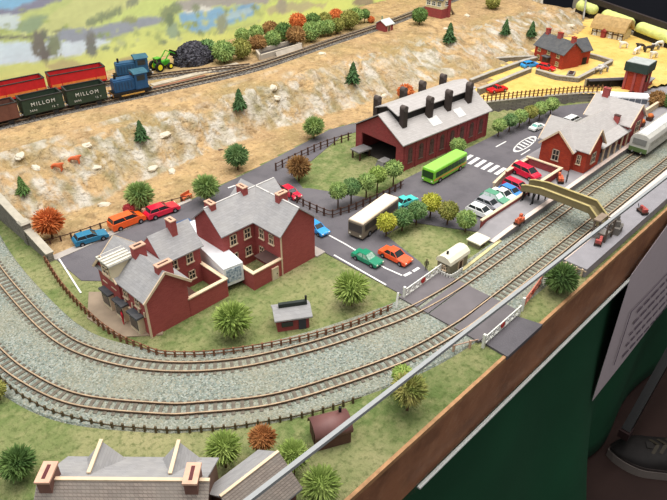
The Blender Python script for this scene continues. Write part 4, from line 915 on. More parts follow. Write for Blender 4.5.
# --- farmhouse
fh=thing('farmhouse','red brick farmhouse with dark slate roof and rear wing on the golden field','farmhouse',(148.2,68.4,2),math.radians(-18))
gwing(fh,0,5.6,0,9.6,3.7,6.0,'v',brick_or,slate_dark,over=.4)
gwing(fh,5.2,9.5,.6,5.2,3.5,5.6,'u',brick_or,slate_dark,over=.4,name='wing_roof',ends=(0,1),wallname='wing_walls')
for y in (1.6,8.0): chimney(fh,(2.8,y+(-1.2 if y<2 else .9)),.8,1.0,5,7.2,cap=brick_or)
chimney(fh,(2.8,4.8),.8,1.2,5,7.2,cap=brick_or)
for y in (1.6,4.8,8.0): window(fh,(0,y,2.9),1.0,1.0,'-u',frame=rgb('farm_frame',196,176,128))
for y in (1.6,8.0): window(fh,(0,y,1.0),1.0,1.0,'-u',frame=rgb('farm_frame',196,176,128))
MB().box(-1.0,0,4.0,5.7,-.1,1.9).build('porch',darkbrown,fh); MB().box(-1.3,0.1,3.8,5.9,1.9,2.1).build('porch_roof',slate_dark,fh)
MB().box(7.2,8.6,.5,.7,0,1.7).build('barn_door',black,fh)
tr_=thing('feed_trough','grey stone trough on the lawn beside the farmhouse','trough',(0,0,0)); c=at(571,74,2.3)
MB().box(c[0]-1.6,c[0]+1.6,c[1]-.8,c[1]+.8,1.9,2.6,.3).build('trough_body',stone,tr_); MB().box(c[0]-1.3,c[0]+1.3,c[1]-.5,c[1]+.5,2.6,2.66,.3).build('water',glassd,tr_)
# --- thatched cottage
tc_=thing('thatched_cottage','cream timber-framed cottage with a thick straw thatched roof','cottage',(0,0,0))
MB().box(182.4,187.4,68.6,77.4,1.8,4.4).build('walls',rgb('cottage_cream',206,190,156),tc_)
pr=[(181.7,3.9),(182.2,5.1),(183.4,6.6),(184.9,7.2),(186.4,6.6),(187.6,5.1),(188.1,3.9),(187.3,4.1),(184.9,6.2),(182.6,4.1)]
MB().prof(pr,68.0,78,'y').build('thatched_roof',rgb('straw_thatch',170,140,92,var=.16,scale=140,bump=.1),tc_,bevel=.15)
mb=MB()
for v in (68.7,70,71.4,74.6,76,77.3): mb.box(182.25,182.45,v-.1,v+.1,1.9,4.4)
mb.box(182.25,182.45,68.4,77.4,3.1,3.3)
mb.build('timber_framing',darkbrown,tc_)
for v in (69.2,72.1,75.3,76.7): window(tc_,(182.3,v,3.7),.7,.6,'-u',frame=white)
for v in (69.2,72.1,76.4): window(tc_,(182.3,v,2.5),.8,.7,'-u',frame=white)
MB().box(181.2,182.4,73.2,74.3,1.9,3.7).build('porch',rgb('porch_red',140,54,50),tc_); MB().prof([(73.0,3.7),(74.5,3.7),(73.75,4.4)],181.0,182.4,'x').build('porch_roof',rgb('porch_red',140,54,50),tc_)
# --- water tower
wt_=thing('water_tower','tall red brick water tower with a dark green tank top','water tower',(145.4,48.3,-1.2),math.radians(3))
MB().box(0.6,4.4,0,3.8,1.0,7.4).build('tower_walls',brick_or,wt_); mb=MB()
for x,y in ((.6,0),(4.4,0),(.6,3.8),(4.4,3.8),(2.5,0),(.6,1.9)): MB().box(x-.25,x+.25,y-.25,y+.25,1.0,7.5).build('corner_pier',brick,wt_)
MB().box(-.05,5.05,-.6,4.4,7.4,9.3).build('tank',rgb('tank_green',46,60,54,var=.15),wt_); MB().box(.1,4.9,-.45,4.25,9.3,9.42).build('tank_cover',rgb('tank_grey_lid',168,172,168),wt_)
MB().box(4.4,8.0,0,3.0,1.0,4.4).build('annexe',brick,wt_); MB().box(4.3,8.3,-.3,3.3,4.4,4.65).build('annexe_roof',slate,wt_); MB().box(.5,.62,1.2,2.4,1.0,3.2).build('door',darkbrown,wt_)
mb=MB(); 
for z in (5.2,): mb.box(2.2,2.8,-.3,.0,z,z+1.4)
mb.build('slit_window',glassd,wt_)
# dark covered garage behind coach
cg=thing('coach_shelter','long low dark open shelter behind the white coach','shelter',(0,0,0))
a=at(590,92,1.6); b=at(634,90,1.6)
aa=ang(a,b); cg.location=(a[0]*CM,a[1]*CM,Z0*CM); cg.rotation_euler=(0,0,aa); L=math.hypot(b[0]-a[0],b[1]-a[1])
MB().box(0,L,1.8,2.2,-.1,3.6).build('rear_wall',black,cg); MB().box(0,L,1.0,2.4,3.6,3.75).build('shelter_roof',rgb('shelter_roof_dark',64,60,64),cg); MB().box(-.3,L+.3,2.4,2.8,-.1,3.7).build('stone_backing',rgb('shelter_pale',170,160,140),cg)
for k in range(5): MB().box(k*L/4-.1,k*L/4+.1,1.1,1.3,-.1,3.6).build('post',black,cg)
# --- signal box, platelayer hut, loading bay on the plateau
sb=thing('signal_box','two storey signal box, red brick below and cream above, on the hilltop','signal box',(150.1,105.8,7))
MB().box(0,4.2,0,5.6,-.2,2.4).build('brick_base',brick_dark,sb); MB().box(0.05,4.15,.05,5.55,2.4,4.8).build('cabin',rgb('cabin_cream',214,202,166),sb)
gwing(sb,-.1,4.3,-.1,5.7,4.8,6.2,'v',rgb('cabin_cream',214,202,166),slate_dark,over=.3,walls=False)
MB().prof([(.05,4.8),(4.15,4.8),(2.1,6.1)],.05,5.55).build('gables',rgb('cabin_cream',214,202,166),sb)
for v in (1,2.8,4.5): window(sb,(0.05,v,3.7),1.3,1.2,'-u',frame=white)
window(sb,(2.1,.05,3.7),1.6,1.2,'-v',frame=white)
ch=MB().box(2.6,3.4,-.5,.1,-.2,7.0).build('chimney',brick_dark,sb)
mb=MB()
for i in range(6): mb.box(4.3+i*.4,4.7+i*.4,.2,1.0,2.1-i*.4,2.25-i*.4)
mb.build('steps',darkbrown,sb)
ph=thing('platelayer_hut','tiny red brick hut with pale grey roof beside the upper line','hut',(129.6,108.0,7))
gwing(ph,0,2.9,0,3.2,1.7,2.6,'u',brick_dark,rgb('hut_pale_roof',190,196,192),over=.3); door(ph,(1.2,0,0),.7,1.3,'-v',darkbrown); MB().cyl((1.5,2.6,2.2),(1.5,2.6,3.3),.15).build('stove_pipe',rgb('pipe_green',90,120,100),ph)
lb=thing('loading_bay','walled loading bay with pale concrete walls and dark floor beside the upper line','loading bay',(0,0,7))
wm=rgb('bay_wall',178,166,150,var=.1,scale=80)
for a,b in (((92.3,113.0),(105.0,113.0)),((105.0,113.0),(105.0,116.6)),((105.0,116.6),(94.3,116.6)),((94.3,116.6),(92.3,113.0))):
    MB().bar((a[0],a[1],.6),(b[0],b[1],.6),.5,1.3).build('bay_wall',wm,lb)
MB().box(94.0,104.8,113.2,116.4,-.1,.5).build('bay_floor',rgb('bay_dark',66,60,58),lb)
MB().add([(96.5,112.6,1.1),(104.5,112.6,1.25),(104.5,111.9,-.1),(96.5,111.9,-.1),(96.5,112.6,-.1),(104.5,112.6,-.1)],[(0,3,2,1),(0,4,3),(1,2,5),(3,4,5,2)]).build('bay_ramp',wm,lb)
plf=thing('siding_path','long pale wooden platform strip beside the upper siding','platform',(0,0,7))
a=at(152,85,7.2); b=at(238,63.5,7.2); MB().bar((a[0],a[1],.1),(b[0],b[1],.1),1.6,.35).build('boards',rgb('pale_boards',176,164,146,var=.14,scale=90),plf)
a=at(150,89,7.2); b=at(205,76,7.2); MB().bar((a[0],a[1],.15),(b[0],b[1],.15),.4,.4).build('red_edge',rgb('boards_red',128,62,52),plf)
# coal heap
ch_=MB(); r=random.Random(3); c=at_t(187,68); bm=bmesh.new(); bmesh.ops.create_icosphere(bm,subdivisions=5,radius=1)
for v in bm.verts:
    n=noise.fractal(v.co*2.5,1,2,4)*.12+noise.noise(v.co*14)*.07
    q=max(0,v.co.z); rr=(v.co.x**2+v.co.y**2)**.5
    v.co=Vector((v.co.x*5.0*(1+n),v.co.y*3.4*(1+n),max(-.2,(q**.8)*4.6*(1+n)*(1-.15*rr))))
ch_.add([v.co[:] for v in bm.verts],[[v.index for v in f.verts] for f in bm.faces]); bm.free()
co_=ch_.build('coal_heap',granular('coal_lumps',[s2l(62,60,66),s2l(48,46,52),s2l(86,84,90),s2l(38,36,40),s2l(70,70,76)],260,bump=.3),None,(81.4,122.6,7.0)); tag(co_,'tall heap of dark coal in front of the painted backdrop','coal heap')
# ---------------------------------------------------------------- trains
def pathpt(ctr,u):
    for a,b in zip(ctr,ctr[1:]):
        if a.x<=u<=b.x: return a.lerp(b,(u-a.x)/(b.x-a.x)),math.atan2(b.y-a.y,b.x-a.x)
wheelm=rgb('wheel_steel',70,70,72)
def text(parent,s,size,loc,rot,m,name='lettering'):
    cu=bpy.data.curves.new(name,'FONT'); cu.body=s; cu.size=size*CM; cu.extrude=.0002; cu.align_x='CENTER'; cu.align_y='CENTER'; cu.space_character=1.35; cu.resolution_u=2
    cu.materials.append(m); o=bpy.data.objects.new(name,cu); COL.objects.link(o); bpy.context.view_layer.update(); me=bpy.data.meshes.new_from_object(o); bpy.data.objects.remove(o); o=bpy.data.objects.new(name,me); COL.objects.link(o); o.parent=parent; o.location=Vector(loc)*CM; o.rotation_euler=rot; return o
lettm=rgb('letter_white',206,204,196)
def wagon(ctr,u,label,side,inner,load=None,letters=None,L=7.4,H=2.7,band=None):
    p,a=pathpt(ctr,u); t=thing('open_wagon',label,'wagon',(p.x,p.y,7.3),a,'open wagons on the hilltop')
    x=L/2;w=1.5
    b=MB(); b.box(-x,x,-w,w,.95,1.15); 
    for s in (-1,1): b.box(-x,x,s*w-.1,s*w+.1,1.0,1.0+H)
    for s in (-1,1): b.box(s*x-.1,s*x+.1,-w,w,1.0,1.0+H)
    b.build('wagon_body',side,t)
    for s in (-1,1):
        for k in (-.62,.62): MB().box(k*x-.08,k*x+.08,s*w-.15*(1),s*w+.15,1.0,1.0+H).build('side_strap',side,t)
    q=MB()
    for s in (-1,1): q.box(-x-.12,x+.12,s*w-.16,s*w+.16,1.0+H,1.12+H).box(s*x-.16,s*x+.16,-w+.16,w-.16,1.0+H,1.12+H)
    q.build('top_rim',inner,t); MB().box(-x+.1,x-.1,-w+.1,w-.1,1.2,1.0+H*.55).build('load',rgb('wagon_load_dark',60,56,54,var=.3,scale=300,bump=.1),t)
    MB().box(-x,x,-.9,.9,.55,.98).build('underframe',black,t)
    for sx in (-.6,.6):
        for sy in (-1,1): MB().cyl((0,-.1,0),(0,.1,0),.55,n=14).build('wheel',wheelm,t,(sx*x,sy*.75,.45))
    for sx in (-1,1):
        for sy in (-1,1): MB().cyl((sx*x,sy*.8,1.0),(sx*(x+.4),sy*.8,1.0),.16,n=8).build('buffer',chrome,t)
    if band: MB().box(-x*.98,x*.98,-w-.13,-w,1.0+H*.12,1.0+H*.36).build('side_band',band,t)
    if letters:
        text(t,letters,.95,(0,-w-.18,1.0+H*.62),(PI/2,0,0),lettm); text(t,'5090',.5,(-1.9,-w-.18,1.0+H*.22),(PI/2,0,0),lettm,'running_number'); text(t,'12 T',.5,(1.9,-w-.18,1.0+H*.22),(PI/2,0,0),lettm,'tare_number')
    return t
wg=rgb('wagon_green',44,58,44,var=.1); wgi=rgb('wagon_inside_dark',48,44,42,var=.2)
wred=rgb('wagon_red',190,34,36,var=.08); wbr=rgb('wagon_brown',104,66,54,var=.12); wor=rgb('wagon_orange',206,120,54)
wagon(c3,43.6,'dark green lettered open wagon, the one further from the blue locomotive',wg,wgi,letters='MILLOM',L=7.0)
wagon(c3,51.5,'dark green lettered open wagon coupled next to the front blue locomotive',wg,wgi,letters='MILLOM',L=7.0)
wagon(c3,35.7,'brown open wagon at the left edge of the view behind the green wagons',wbr,wgi,L=7.0)
wagon(c4,44.0,'red open wagon with an orange band, at the left edge of the siding',wred,wgi,L=9.0,band=wor)
wagon(c4,54.9,'longer red open wagon with an orange band, coupled to the rear blue locomotive',wred,wgi,L=10.6,band=wor)
#wagon(c4,58.4,'brown open wagon with a red band coupled to the rear blue locomotive',wbr,wgi,L=7.0,band=wred)
def loco(ctr,u,label,m,L=7.6):
    p,a=pathpt(ctr,u); t=thing('diesel_locomotive',label,'locomotive',(p.x,p.y,7.3),a)
    x=L/2
    MB().box(-x,x,-1.45,1.45,.7,1.3).build('footplate',black,t)
    MB().box(-x+.5,x-2.9,-1.05,1.05,1.3,3.5).box(-x+.6,x-2.9,-.85,.85,3.5,3.72).build('bonnet',m,t,bevel=.1)
    mb=MB()
    for i in range(6):
        for s in (-1,1): mb.box(-x+.8+i*.6,-x+.95+i*.6,s*1.05-.04,s*1.05+.06,1.7,3.1)
    mb.build('louvres',rgb('louvre_dark',36,58,84),t)
    MB().box(x-3.0,x-.5,-1.4,1.4,1.3,4.3).build('cab',m,t,bevel=.08); MB().prof([(-1.5,4.3),(1.5,4.3),(1.2,4.6),(0,4.75),(-1.2,4.6)],x-3.2,x-.3,'x').build('cab_roof',rgb('cab_roof_teal',50,92,108),t)
    for s in (-1,1): MB().box(x-2.6,x-1.0,s*1.4-.04,s*1.4+.04,3.0,4.0).build('cab_window',glassd,t)
    MB().box(x-3.05,x-2.98,-1.1,1.1,3.3,4.1).build('front_window',glassd,t); MB().box(x-.52,x-.45,-1.1,1.1,3.1,4.1).build('rear_window',rgb('pale_rear',190,196,198),t)
    MB().cyl((-x+1.2,0,3.6),(-x+1.2,0,4.5),.22,n=10).build('exhaust',black,t)
    MB().box(-x-.05,-x+.1,-1.4,1.4,.7,1.3).build('buffer_beam',rgb('beam_ochre',176,120,60),t); MB().box(-x+1.5,x-1.5,-1.5,-1.4,.6,.85).build('side_step',rgb('step_gold',186,142,70),t)
    for sx in (-.55,0,.55):
        for sy in (-1,1): MB().cyl((0,-.1,0),(0,.1,0),.6,n=14).build('wheel',wheelm,t,(sx*x,sy*.75,.45))
    for sx in (-1,1):
        for sy in (-1,1): MB().cyl((sx*x,sy*.85,1.0),(sx*(x+.4),sy*.85,1.0),.18,n=8).build('buffer',chrome,t)
    return t
bl=rgb('loco_blue',34,74,112,var=.12,rough=.45)
loco(c3,59.9,'blue shunting locomotive at the head of the green wagons',bl)
loco(c4,65.4,'blue shunting locomotive on the siding behind the front one',rgb('loco_blue_dark',40,80,112,var=.12,rough=.45),L=7.4)
def tractor(label,u,v,z,rz,m,hub,s=1):
    t=thing('toy_tractor',label,'tractor',(u,v,z),rz); t.scale=(s,s,s)
    MB().box(.1,2.3,-.5,.5,.9,1.8).build('bonnet',m,t,bevel=.08); MB().box(-1.2,.3,-.7,.7,.8,1.5).build('chassis',m,t)
    MB().box(-1.1,.1,-.65,.65,2.5,2.7).box(-1.05,-.95,-.6,-.5,1.4,2.5).box(-1.05,-.95,.5,.6,1.4,2.5).box(0,.1,-.6,-.5,1.4,2.5).box(0,.1,.5,.6,1.4,2.5).build('cab_frame',m,t)
    MB().box(-1.0,.05,-.52,.52,1.5,2.5).build('cab_glass',glassd,t)
    for x,r in ((-.9,1.0),(1.8,.65)):
        for s_ in (-1,1):
            w=MB().cyl((0,-.25,0),(0,.25,0),r,n=18).build('wheel',tyre,t,(x,s_*1.0,r)); MB().cyl((0,-.3,0),(0,.3,0),r*.55,n=14).build('hub',hub,w)
    for s_ in (-1,1): MB().bar((.6,s_*.75,1.7),(2.4,s_*.75,3.4),.16).bar((2.4,s_*.75,3.4),(3.8,s_*.75,2.6),.16).build('loader_arm',m,t)
    MB().prof([(3.6,2.0),(4.5,2.2),(4.4,2.4),(3.9,2.4),(3.8,3.2),(3.6,3.2)],-1.1,1.1).build('bucket',black,t)
tractor('bright green loader tractor with yellow wheel hubs beside the coal heap',72.9,123.2,7.0,.1,paint('tractor_green',66,160,40),paint('hub_yellow',226,214,40),1.05)
# ---------------------------------------------------------------- animals, figures, small goods
def animal(label,px,py,z,L,rz,m,m2=None,name='toy_cow',cat='cow',group=None,horn=False):
    if z is None: u,v,z=at_t(px,py)
    else: u,v=at(px,py,z)
    vs=[(-.5,0,.62),(-.25,0,.66),(.15,0,.64),(.4,0,.68),(.6,0,.86),(.8,0,.82),(.42,.12,.3),(.42,.12,0),(.42,-.12,.3),(.42,-.12,0),(-.46,.12,.32),(-.5,.12,0),(-.46,-.12,.32),(-.5,-.12,0),(-.6,0,.4)]
    ed=[(0,1),(1,2),(2,3),(3,4),(4,5),(3,6),(6,7),(3,8),(8,9),(0,10),(10,11),(0,12),(12,13),(0,14)]
    rd=[.17,.21,.22,.19,.12,.09,.08,.065,.08,.065,.09,.065,.09,.065,.03]
    me=bpy.data.meshes.new('body'); me.from_pydata([(x*L*CM,y*L*CM,q*L*CM) for x,y,q in vs],ed,[]); o=bpy.data.objects.new(name,me); COL.objects.link(o)
    md=o.modifiers.new('skin','SKIN'); 
    for i,s_ in enumerate(me.skin_vertices[0].data): s_.radius=(rd[i]*L*CM,rd[i]*L*CM); s_.use_root=(i==0)
    o.modifiers.new('sub','SUBSURF').levels=1; o.modifiers['sub'].render_levels=1; me.materials.append(m)
    o.location=(u*CM,v*CM,(z+Z0)*CM); o.rotation_euler=(0,0,rz); tag(o,label,cat,group)
    return o
cw=mat('cow_patches',s2l(222,218,208),var=.1,scale=130); bw=mat('cow_black_white',s2l(40,38,38),var=.1,scale=150,col2=s2l(224,220,214)); db=rgb('cow_dark',60,52,48)
G='cows on the golden field'
for i,(x,y,rz,m,l) in enumerate(((623,48,.4,cw,'white cow just below the thatched cottage'),(636,54,2.2,cw,'white cow left of the two dark cows'),(640,50,.2,db,'first dark cow, left of its companion above the water tower'),(648,52,.5,db,'second dark cow, right of its companion above the water tower'),(655,50,1.2,bw,'black and white cow beside the white cows at the field corner'),(659,47,.1,cw,'white cow highest on the field, near the end wall'),(653,58,1.4,cw,'white cow closest to the top of the water tower'),(597,74,.3,bw,'black and white cow on the left of the pair by the garden wall'),(603,72,.3,bw,'black and white cow on the right of the pair by the garden wall'))):
    animal(l,x,y,2.0,2.0,(-.8 if i%2 else 2.3)+rz*.3,m,group=G)
do_=rgb('animal_orange',206,104,62)
animal('small orange-brown toy animal on the slope, left of a pair',58,171,None,1.7,-.9,do_,name='toy_deer',cat='animal figure',group='brown animals on the slope'); animal('small orange-brown toy animal on the slope, right of a pair',75,164,None,1.7,-.6,do_,name='toy_deer',cat='animal figure',group='brown animals on the slope')
def bench(label,px,py,z,rz,m):
    u,v=at(px,py,z); t=thing('bench',label,'bench',(u,v,z),rz)
    MB().box(-1,1,-.3,.3,.5,.62).build('seat',m,t); MB().box(-1,1,.28,.38,.6,1.15).build('backrest',m,t)
    for x in (-.8,.8):
        for y in (-.22,.22): MB().box(x-.07,x+.07,y-.07,y+.07,-.05,.5).build('leg',m,t)
bench('small orange bench at the end of the parking road near the green tree',187,199,.1,.2,do_)
def figure(label,px,py,z,top,legs,H=1.9,group=None,hair=None):
    u,v=at(px,py,z); t=thing('person',label,'person',(u,v,z),random.uniform(0,6))
    vs=[(0,0,.5),(0,0,.62),(0,0,.78),(0,0,.86),(0,0,.93),(.0,.05,.48),(.02,.055,.26),(0,.06,0.02),(0,-.05,.48),(-.02,-.055,.26),(0,-.06,.02),(0,.12,.79),(.01,.145,.62),(.04,.14,.47),(0,-.12,.79),(.01,-.145,.62),(.04,-.14,.47)]
    ed=[(0,1),(1,2),(2,3),(3,4),(0,5),(5,6),(6,7),(0,8),(8,9),(9,10),(2,11),(11,12),(12,13),(2,14),(14,15),(15,16)]
    rd=[.08,.075,.09,.032,.058,.055,.042,.03,.055,.042,.03,.038,.03,.022,.038,.03,.022]
    me=bpy.data.meshes.new('body'); me.from_pydata([(x*H*CM,y*H*CM,q*H*CM) for x,y,q in vs],ed,[]); o=bpy.data.objects.new('body',me); COL.objects.link(o)
    o.modifiers.new('skin','SKIN')
    for i,s_ in enumerate(me.skin_vertices[0].data): s_.radius=(rd[i]*H*CM,rd[i]*H*CM); s_.use_root=(i==0)
    o.modifiers.new('sub','SUBSURF').levels=1; me.materials.append(top); o.parent=t
    MB().ball((0,0,H*.955),H*.062,n=10,m=7).build('hair',hair or darkbrown,t,smooth=True)
    return t
figure('tiny person in pale clothing standing between the orange and crimson cars',145,217,.1,rgb('cloth_tan',206,180,150),None)
figure('tiny person in a dark coat at the corner of the grass island by the crossing',426,270,.1,rgb('cloth_olive',96,92,66),None,1.8)
figure('tiny person in a red coat on the paving outside the shop front',124,324,.15,rgb('cloth_red',190,30,50),None,2.2)
figure('tiny person in grey beside the footbridge trestle on the station platform',545,200,PZ,rgb('cloth_grey',90,88,90),None,2.2)
figure('tiny person in dark grey by the station gable window on the platform',566,183,PZ,rgb('cloth_grey2',110,108,112),None,2.2)
def trolley(label,px,py,z,m,n,rz=0):
    u,v=at(px,py,z); t=thing('luggage_trolley',label,'trolley',(u,v,z),rz)
    MB().box(-.9,.9,-.5,.5,.35,.48).build('deck',darkbrown,t)
    for x in (-.6,.6):
        for y in (-.45,.45): MB().cyl((0,-.05,0),(0,.05,0),.22,n=10).build('wheel',black,t,(x,y,.22))
    r=random.Random(n)
    for k in range(n):
        x,y,q=(-.5+.55*(k%3),-.2+.4*((k//3)%2),.48+(.45 if k>=5 else 0)); MB().cube((x,y,q+.25),(.48,.38,.48),r.uniform(-.3,.3)).build('parcel',m,t)
    MB().bar((.9,0,.4),(1.35,0,1.0),.08).build('handle',black,t)
ora=rgb('parcel_orange',196,98,66,var=.2,scale=250)
trolley('trolley of orange parcels at the lower end of the station platform',519,224,PZ,ora,7)
trolley('trolley of orange parcels beside the yard wall in front of the station gable',560,182,PZ,ora,6,.6)
trolley('small trolley of pinkish parcels below the timber frame on the front platform',598,244,PZ,rgb('parcel_pink',176,84,78,var=.2,scale=250),4,.3)
trolley('lone trolley of pinkish parcels in the middle of the front platform',642,213,PZ,rgb('parcel_pink',176,84,78),4,1.0)
for i,(x,y,l) in enumerate(((630,139,'first brown planter on the platform, nearest the station'),(636,133,'second brown planter along the platform wall'),(643,127,'third brown planter along the platform wall'),(650,121,'fourth brown planter, farthest along the platform wall'))):
    u,v=at(x,y-3,PZ+.5); v=40.9; t=thing('planter',l,'planter',(u,v,PZ),0,'planters along the platform wall'); MB().box(-.6,.6,-.5,.5,0,.8,top=1.15).build('tub',darkbrown,t); MB().ball((0,0,1.0),.62,sq=(1,1,.8)).build('shrub',leaf['rust'],t)
tf=thing('timber_stall','open dark timber frame stall standing on the front platform','stall',(0,0,PZ)); u,v=at(601,237,PZ)
tm=rgb('stall_timber',96,84,74,var=.15)
for a in (-1.1,1.1):
    for b in (-1.0,1.0): MB().box(u+a-.12,u+a+.12,v+b-.12,v+b+.12,0,3).build('post',tm,tf)
mb=MB()
for z in (1.1,2.9):
    for a in (-1.1,1.1): mb.bar((u+a,v-1,z),(u+a,v+1,z),.14)
    for b in (-1,1): mb.bar((u-1.1,v+b,z),(u+1.1,v+b,z),.14)
mb.build('cross_rails',tm,tf)
MB().box(u-1.3,u+1.3,v+.2,v+1.2,2.9,3.1).build('top_boards',rgb('stall_boards',132,116,100),tf); MB().box(u-1,u+1,v-.9,v+.9,.0,.9).build('goods',rgb('goods_grey',140,134,128),tf)
gh=thing('crate_stack','stack of grey crates and sacks beside the timber stall on the front platform','crates',(0,0,PZ)); u,v=at(615,231,PZ)
r=random.Random(5)
for k,(a,b,z,s) in enumerate(((-.6,-.4,0,1.1),(.6,-.3,0,1.0),(0,.7,0,1.1),(-.2,-.1,1.0,.95),(.5,.4,1.0,.8),(.1,.2,1.85,.8))): MB().cube((u+a,v+b,z+s/2),(s,s*.85,s),r.uniform(-.5,.5)).build('crate',rgb('crate_grey',116,110,104,var=.15),gh)
# rocks along the slope
rk=rgb('white_plaster_rock',200,190,170,var=.1,scale=60,bump=.05)
rme=[]
for k in range(3):
    bm=bmesh.new(); bmesh.ops.create_icosphere(bm,subdivisions=3,radius=1)
    for v in bm.verts: v.co*=1+.35*noise.noise(v.co*1.6+Vector((k*9,0,0)))
    me=bpy.data.meshes.new('rock'); bm.to_mesh(me); bm.free(); me.materials.append(rk)
    for q in me.vertices: q.co*=CM
    rme.append(me)
for i,(x,y,s,l) in enumerate(((86,146,.9,'white rock on the slope above the pair of brown animals'),(20,156,1.0,'flat white rock near the left edge of the slope'),(36,168,.8,'white rock left of the brown animals'),(95,168,.8,'white rock right of the brown animals'),(165,135,1.0,'white rock right of the conifer below the wagons'),(273,88,1.1,'tall white rock in the middle of the slope below the loading bay'),(276,98,1.0,'white rock under the tall one in the middle of the slope'),(322,54,.8,'white rock on the golden ground right of the loading bay'),(384,96,.8,'white rock at the foot of the slope behind the engine shed'),(467,16,.9,'white rock on the plateau right of the signal box'),(446,29,.7,'flat white rock touching the conifer near the signal box'),(104,205,.8,'white rock beside the round green tree'),(152,169,.9,'white rock at the foot of the slope above the green tree'),(172,172,.8,'white rock further right at the foot of the slope'),(570,26,1.0,'white rock at the end of the hill beside the cottage'))):
    u,v,z=at_t(x,y); o=bpy.data.objects.new('rock',rme[i%3]); COL.objects.link(o); o.location=(u*CM,v*CM,(z+Z0+.05)*CM); o.scale=(s*1.3,s*.75,s*.5); o.rotation_euler=(0,0,i*.8); tag(o,l,'rock','white rocks on the slope')
# ---------------------------------------------------------------- painted backdrop (a flat print on a board)
def inpoly(x,y,P):
    c=False; j=len(P)-1
    for i in range(len(P)):
        if (P[i][1]>y)!=(P[j][1]>y) and x<(P[j][0]-P[i][0])*(y-P[i][1])/(P[j][1]-P[i][1])+P[i][0]: c=not c
        j=i
    return c
SHP=[([(-60,-60),(80,-60),(70,-4),(32,10),(-60,22)],(132,178,208),2.5),
 ([(-60,6),(10,10),(24,4),(60,-8),(120,-60),(200,-60),(60,12),(28,18),(-60,24)],(134,134,152),2.5),
 ([(-60,18),(24,14),(60,0),(90,-60),(420,-60),(420,60),(-60,60)],(186,196,128),2),
 ([(-60,22),(8,14),(22,16),(20,28),(-60,34)],(196,208,206),2.5),
 ([(20,22),(40,14),(56,18),(34,30),(14,30)],(146,164,130),2.5),
 ([(60,8),(110,-20),(160,-60),(230,-60),(120,24),(60,30),(30,34)],(196,200,136),3),
 ([(88,24),(120,10),(160,-10),(196,-40),(240,-60),(300,-40),(300,20),(200,30),(110,30)],(196,208,130),3),
 ([(36,34),(62,29),(92,28),(124,22),(150,16),(176,18),(150,26),(122,34),(100,42),(60,41),(36,39)],(150,156,166),1.6),
 ([(-60,46),(20,42),(60,42),(100,40),(120,44),(98,55),(60,57),(30,61),(-60,72)],(206,220,226),1.4),
 ([(-60,41),(30,34.5),(62,29.5),(62,32),(30,37.5),(-60,44)],(122,124,104),1),
 ([(98,47),(120,40),(140,28),(160,32),(200,34),(270,24),(300,30),(420,20),(420,120),(-60,130),(-60,70),(30,62),(70,60)],(206,214,132),2),
 ([(178,14),(200,8),(230,8),(250,3),(262,6),(252,16),(230,24),(206,30),(190,32),(182,24)],(136,176,206),2),
 ([(180,8),(200,6),(214,8),(206,12),(184,13)],(214,214,206),1.5),
 ([(220,14),(252,8),(250,14),(222,22)],(176,200,210),1.5),
 ([(176,4),(196,-4),(250,-10),(280,-6),(262,3),(200,8),(180,10)],(168,164,158),2.5),
 ([(268,6),(290,-4),(420,-40),(420,60),(250,40)],(208,222,130),2.5),
 ([(266,8),(300,2),(330,4),(300,12),(270,14)],(186,182,140),2.5),
 ([(352,3),(358,-4),(370,-4),(374,3),(370,6),(356,6)],(150,142,118),1),
 ([(44,66),(62,60),(90,64),(80,72),(56,74)],(184,178,128),2.5),([(118,60),(134,54),(140,58),(124,66)],(166,156,120),2)]
TREES=[(38,44,8,15,(120,116,106)),(54,46,8,13,(132,140,112)),(45,55,6,9,(112,108,102)),(91,40,6,11,(124,124,118)),(92,50,7,7,(120,124,116)),(44,34,4,6,(118,122,104)),
 (167,14,8,9,(140,150,112)),(176,8,7,7,(134,146,112)),(222,24,6,12,(150,156,134)),(172,30,7,10,(150,168,140)),(170,20,5,7,(120,134,104)),(130,20,9,4,(146,152,112)),(282,6,6,9,(166,162,140)),(196,8,5,5,(140,148,124))]
for k in range(12): TREES.append((88+k*2.9,23-k*1.15,1.9,4.5+(k*7%3),(136,146,112)))
for k in range(4): TREES.append((128+k*3,4-k*1.2,2,5,(140,146,120)))
_r=random.Random(21)
for k in range(46):
    x_=_r.uniform(95,262); y_=46-.17*(x_-95)+_r.uniform(-14,8); TREES.append((x_,y_,_r.uniform(1.5,4.5),_r.uniform(1.5,4),_r.choice([(150,166,110),(172,184,120),(134,148,116),(186,194,140)])))
for k in range(16): TREES.append((_r.uniform(0,100),_r.uniform(10,36),_r.uniform(2,7),_r.uniform(1,2.5),_r.choice([(168,180,110),(150,160,116),(204,208,146)])))
TREES=TREES[-62:]+TREES[:-62]
def paintc(x,y,u,z):
    q=[paint1(x+a,y+b,u,z) for a,b in ((0,0),(1.2,.5),(-1.1,.7),(.2,-1.3))]
    n=1+.07*noise.noise(Vector((u*.9,z*1.8,5)))+.08*noise.noise(Vector((u*.2,z*.5,7)))
    return [min(.97,max(0,sum(k[i] for k in q)/4*n*1.14)) for i in range(3)]
def paint1(x,y,u,z):
    w=Vector((u*.35,z*.35,0)); dx=noise.noise(w)*1.0; dy=noise.noise(w+Vector((9,4,2)))*1.0
    col=(196,206,132); 
    for P_,c,s in SHP:
        if inpoly(x+dx*s*1.4,y+dy*s*1.4,P_): col=c
    for (a,b,rx,ry,c) in TREES:
        d=((x-a)/rx)**2+((y-b)/ry)**2
        if d+noise.noise(Vector((x*.5,y*.5,a)))*.8<.75: col=c
    return s2l(*[q+6 for q in col])
BV=131.0
bdt=thing('painted_backdrop','tall painted landscape board of green hills, lakes and trees behind the layout','backdrop',(0,0,0))
u0,u1,zz0,zz1,st_=34,186,6.6,42,.42
nu=int((u1-u0)/st_)+1; nz=int((zz1-zz0)/st_)+1
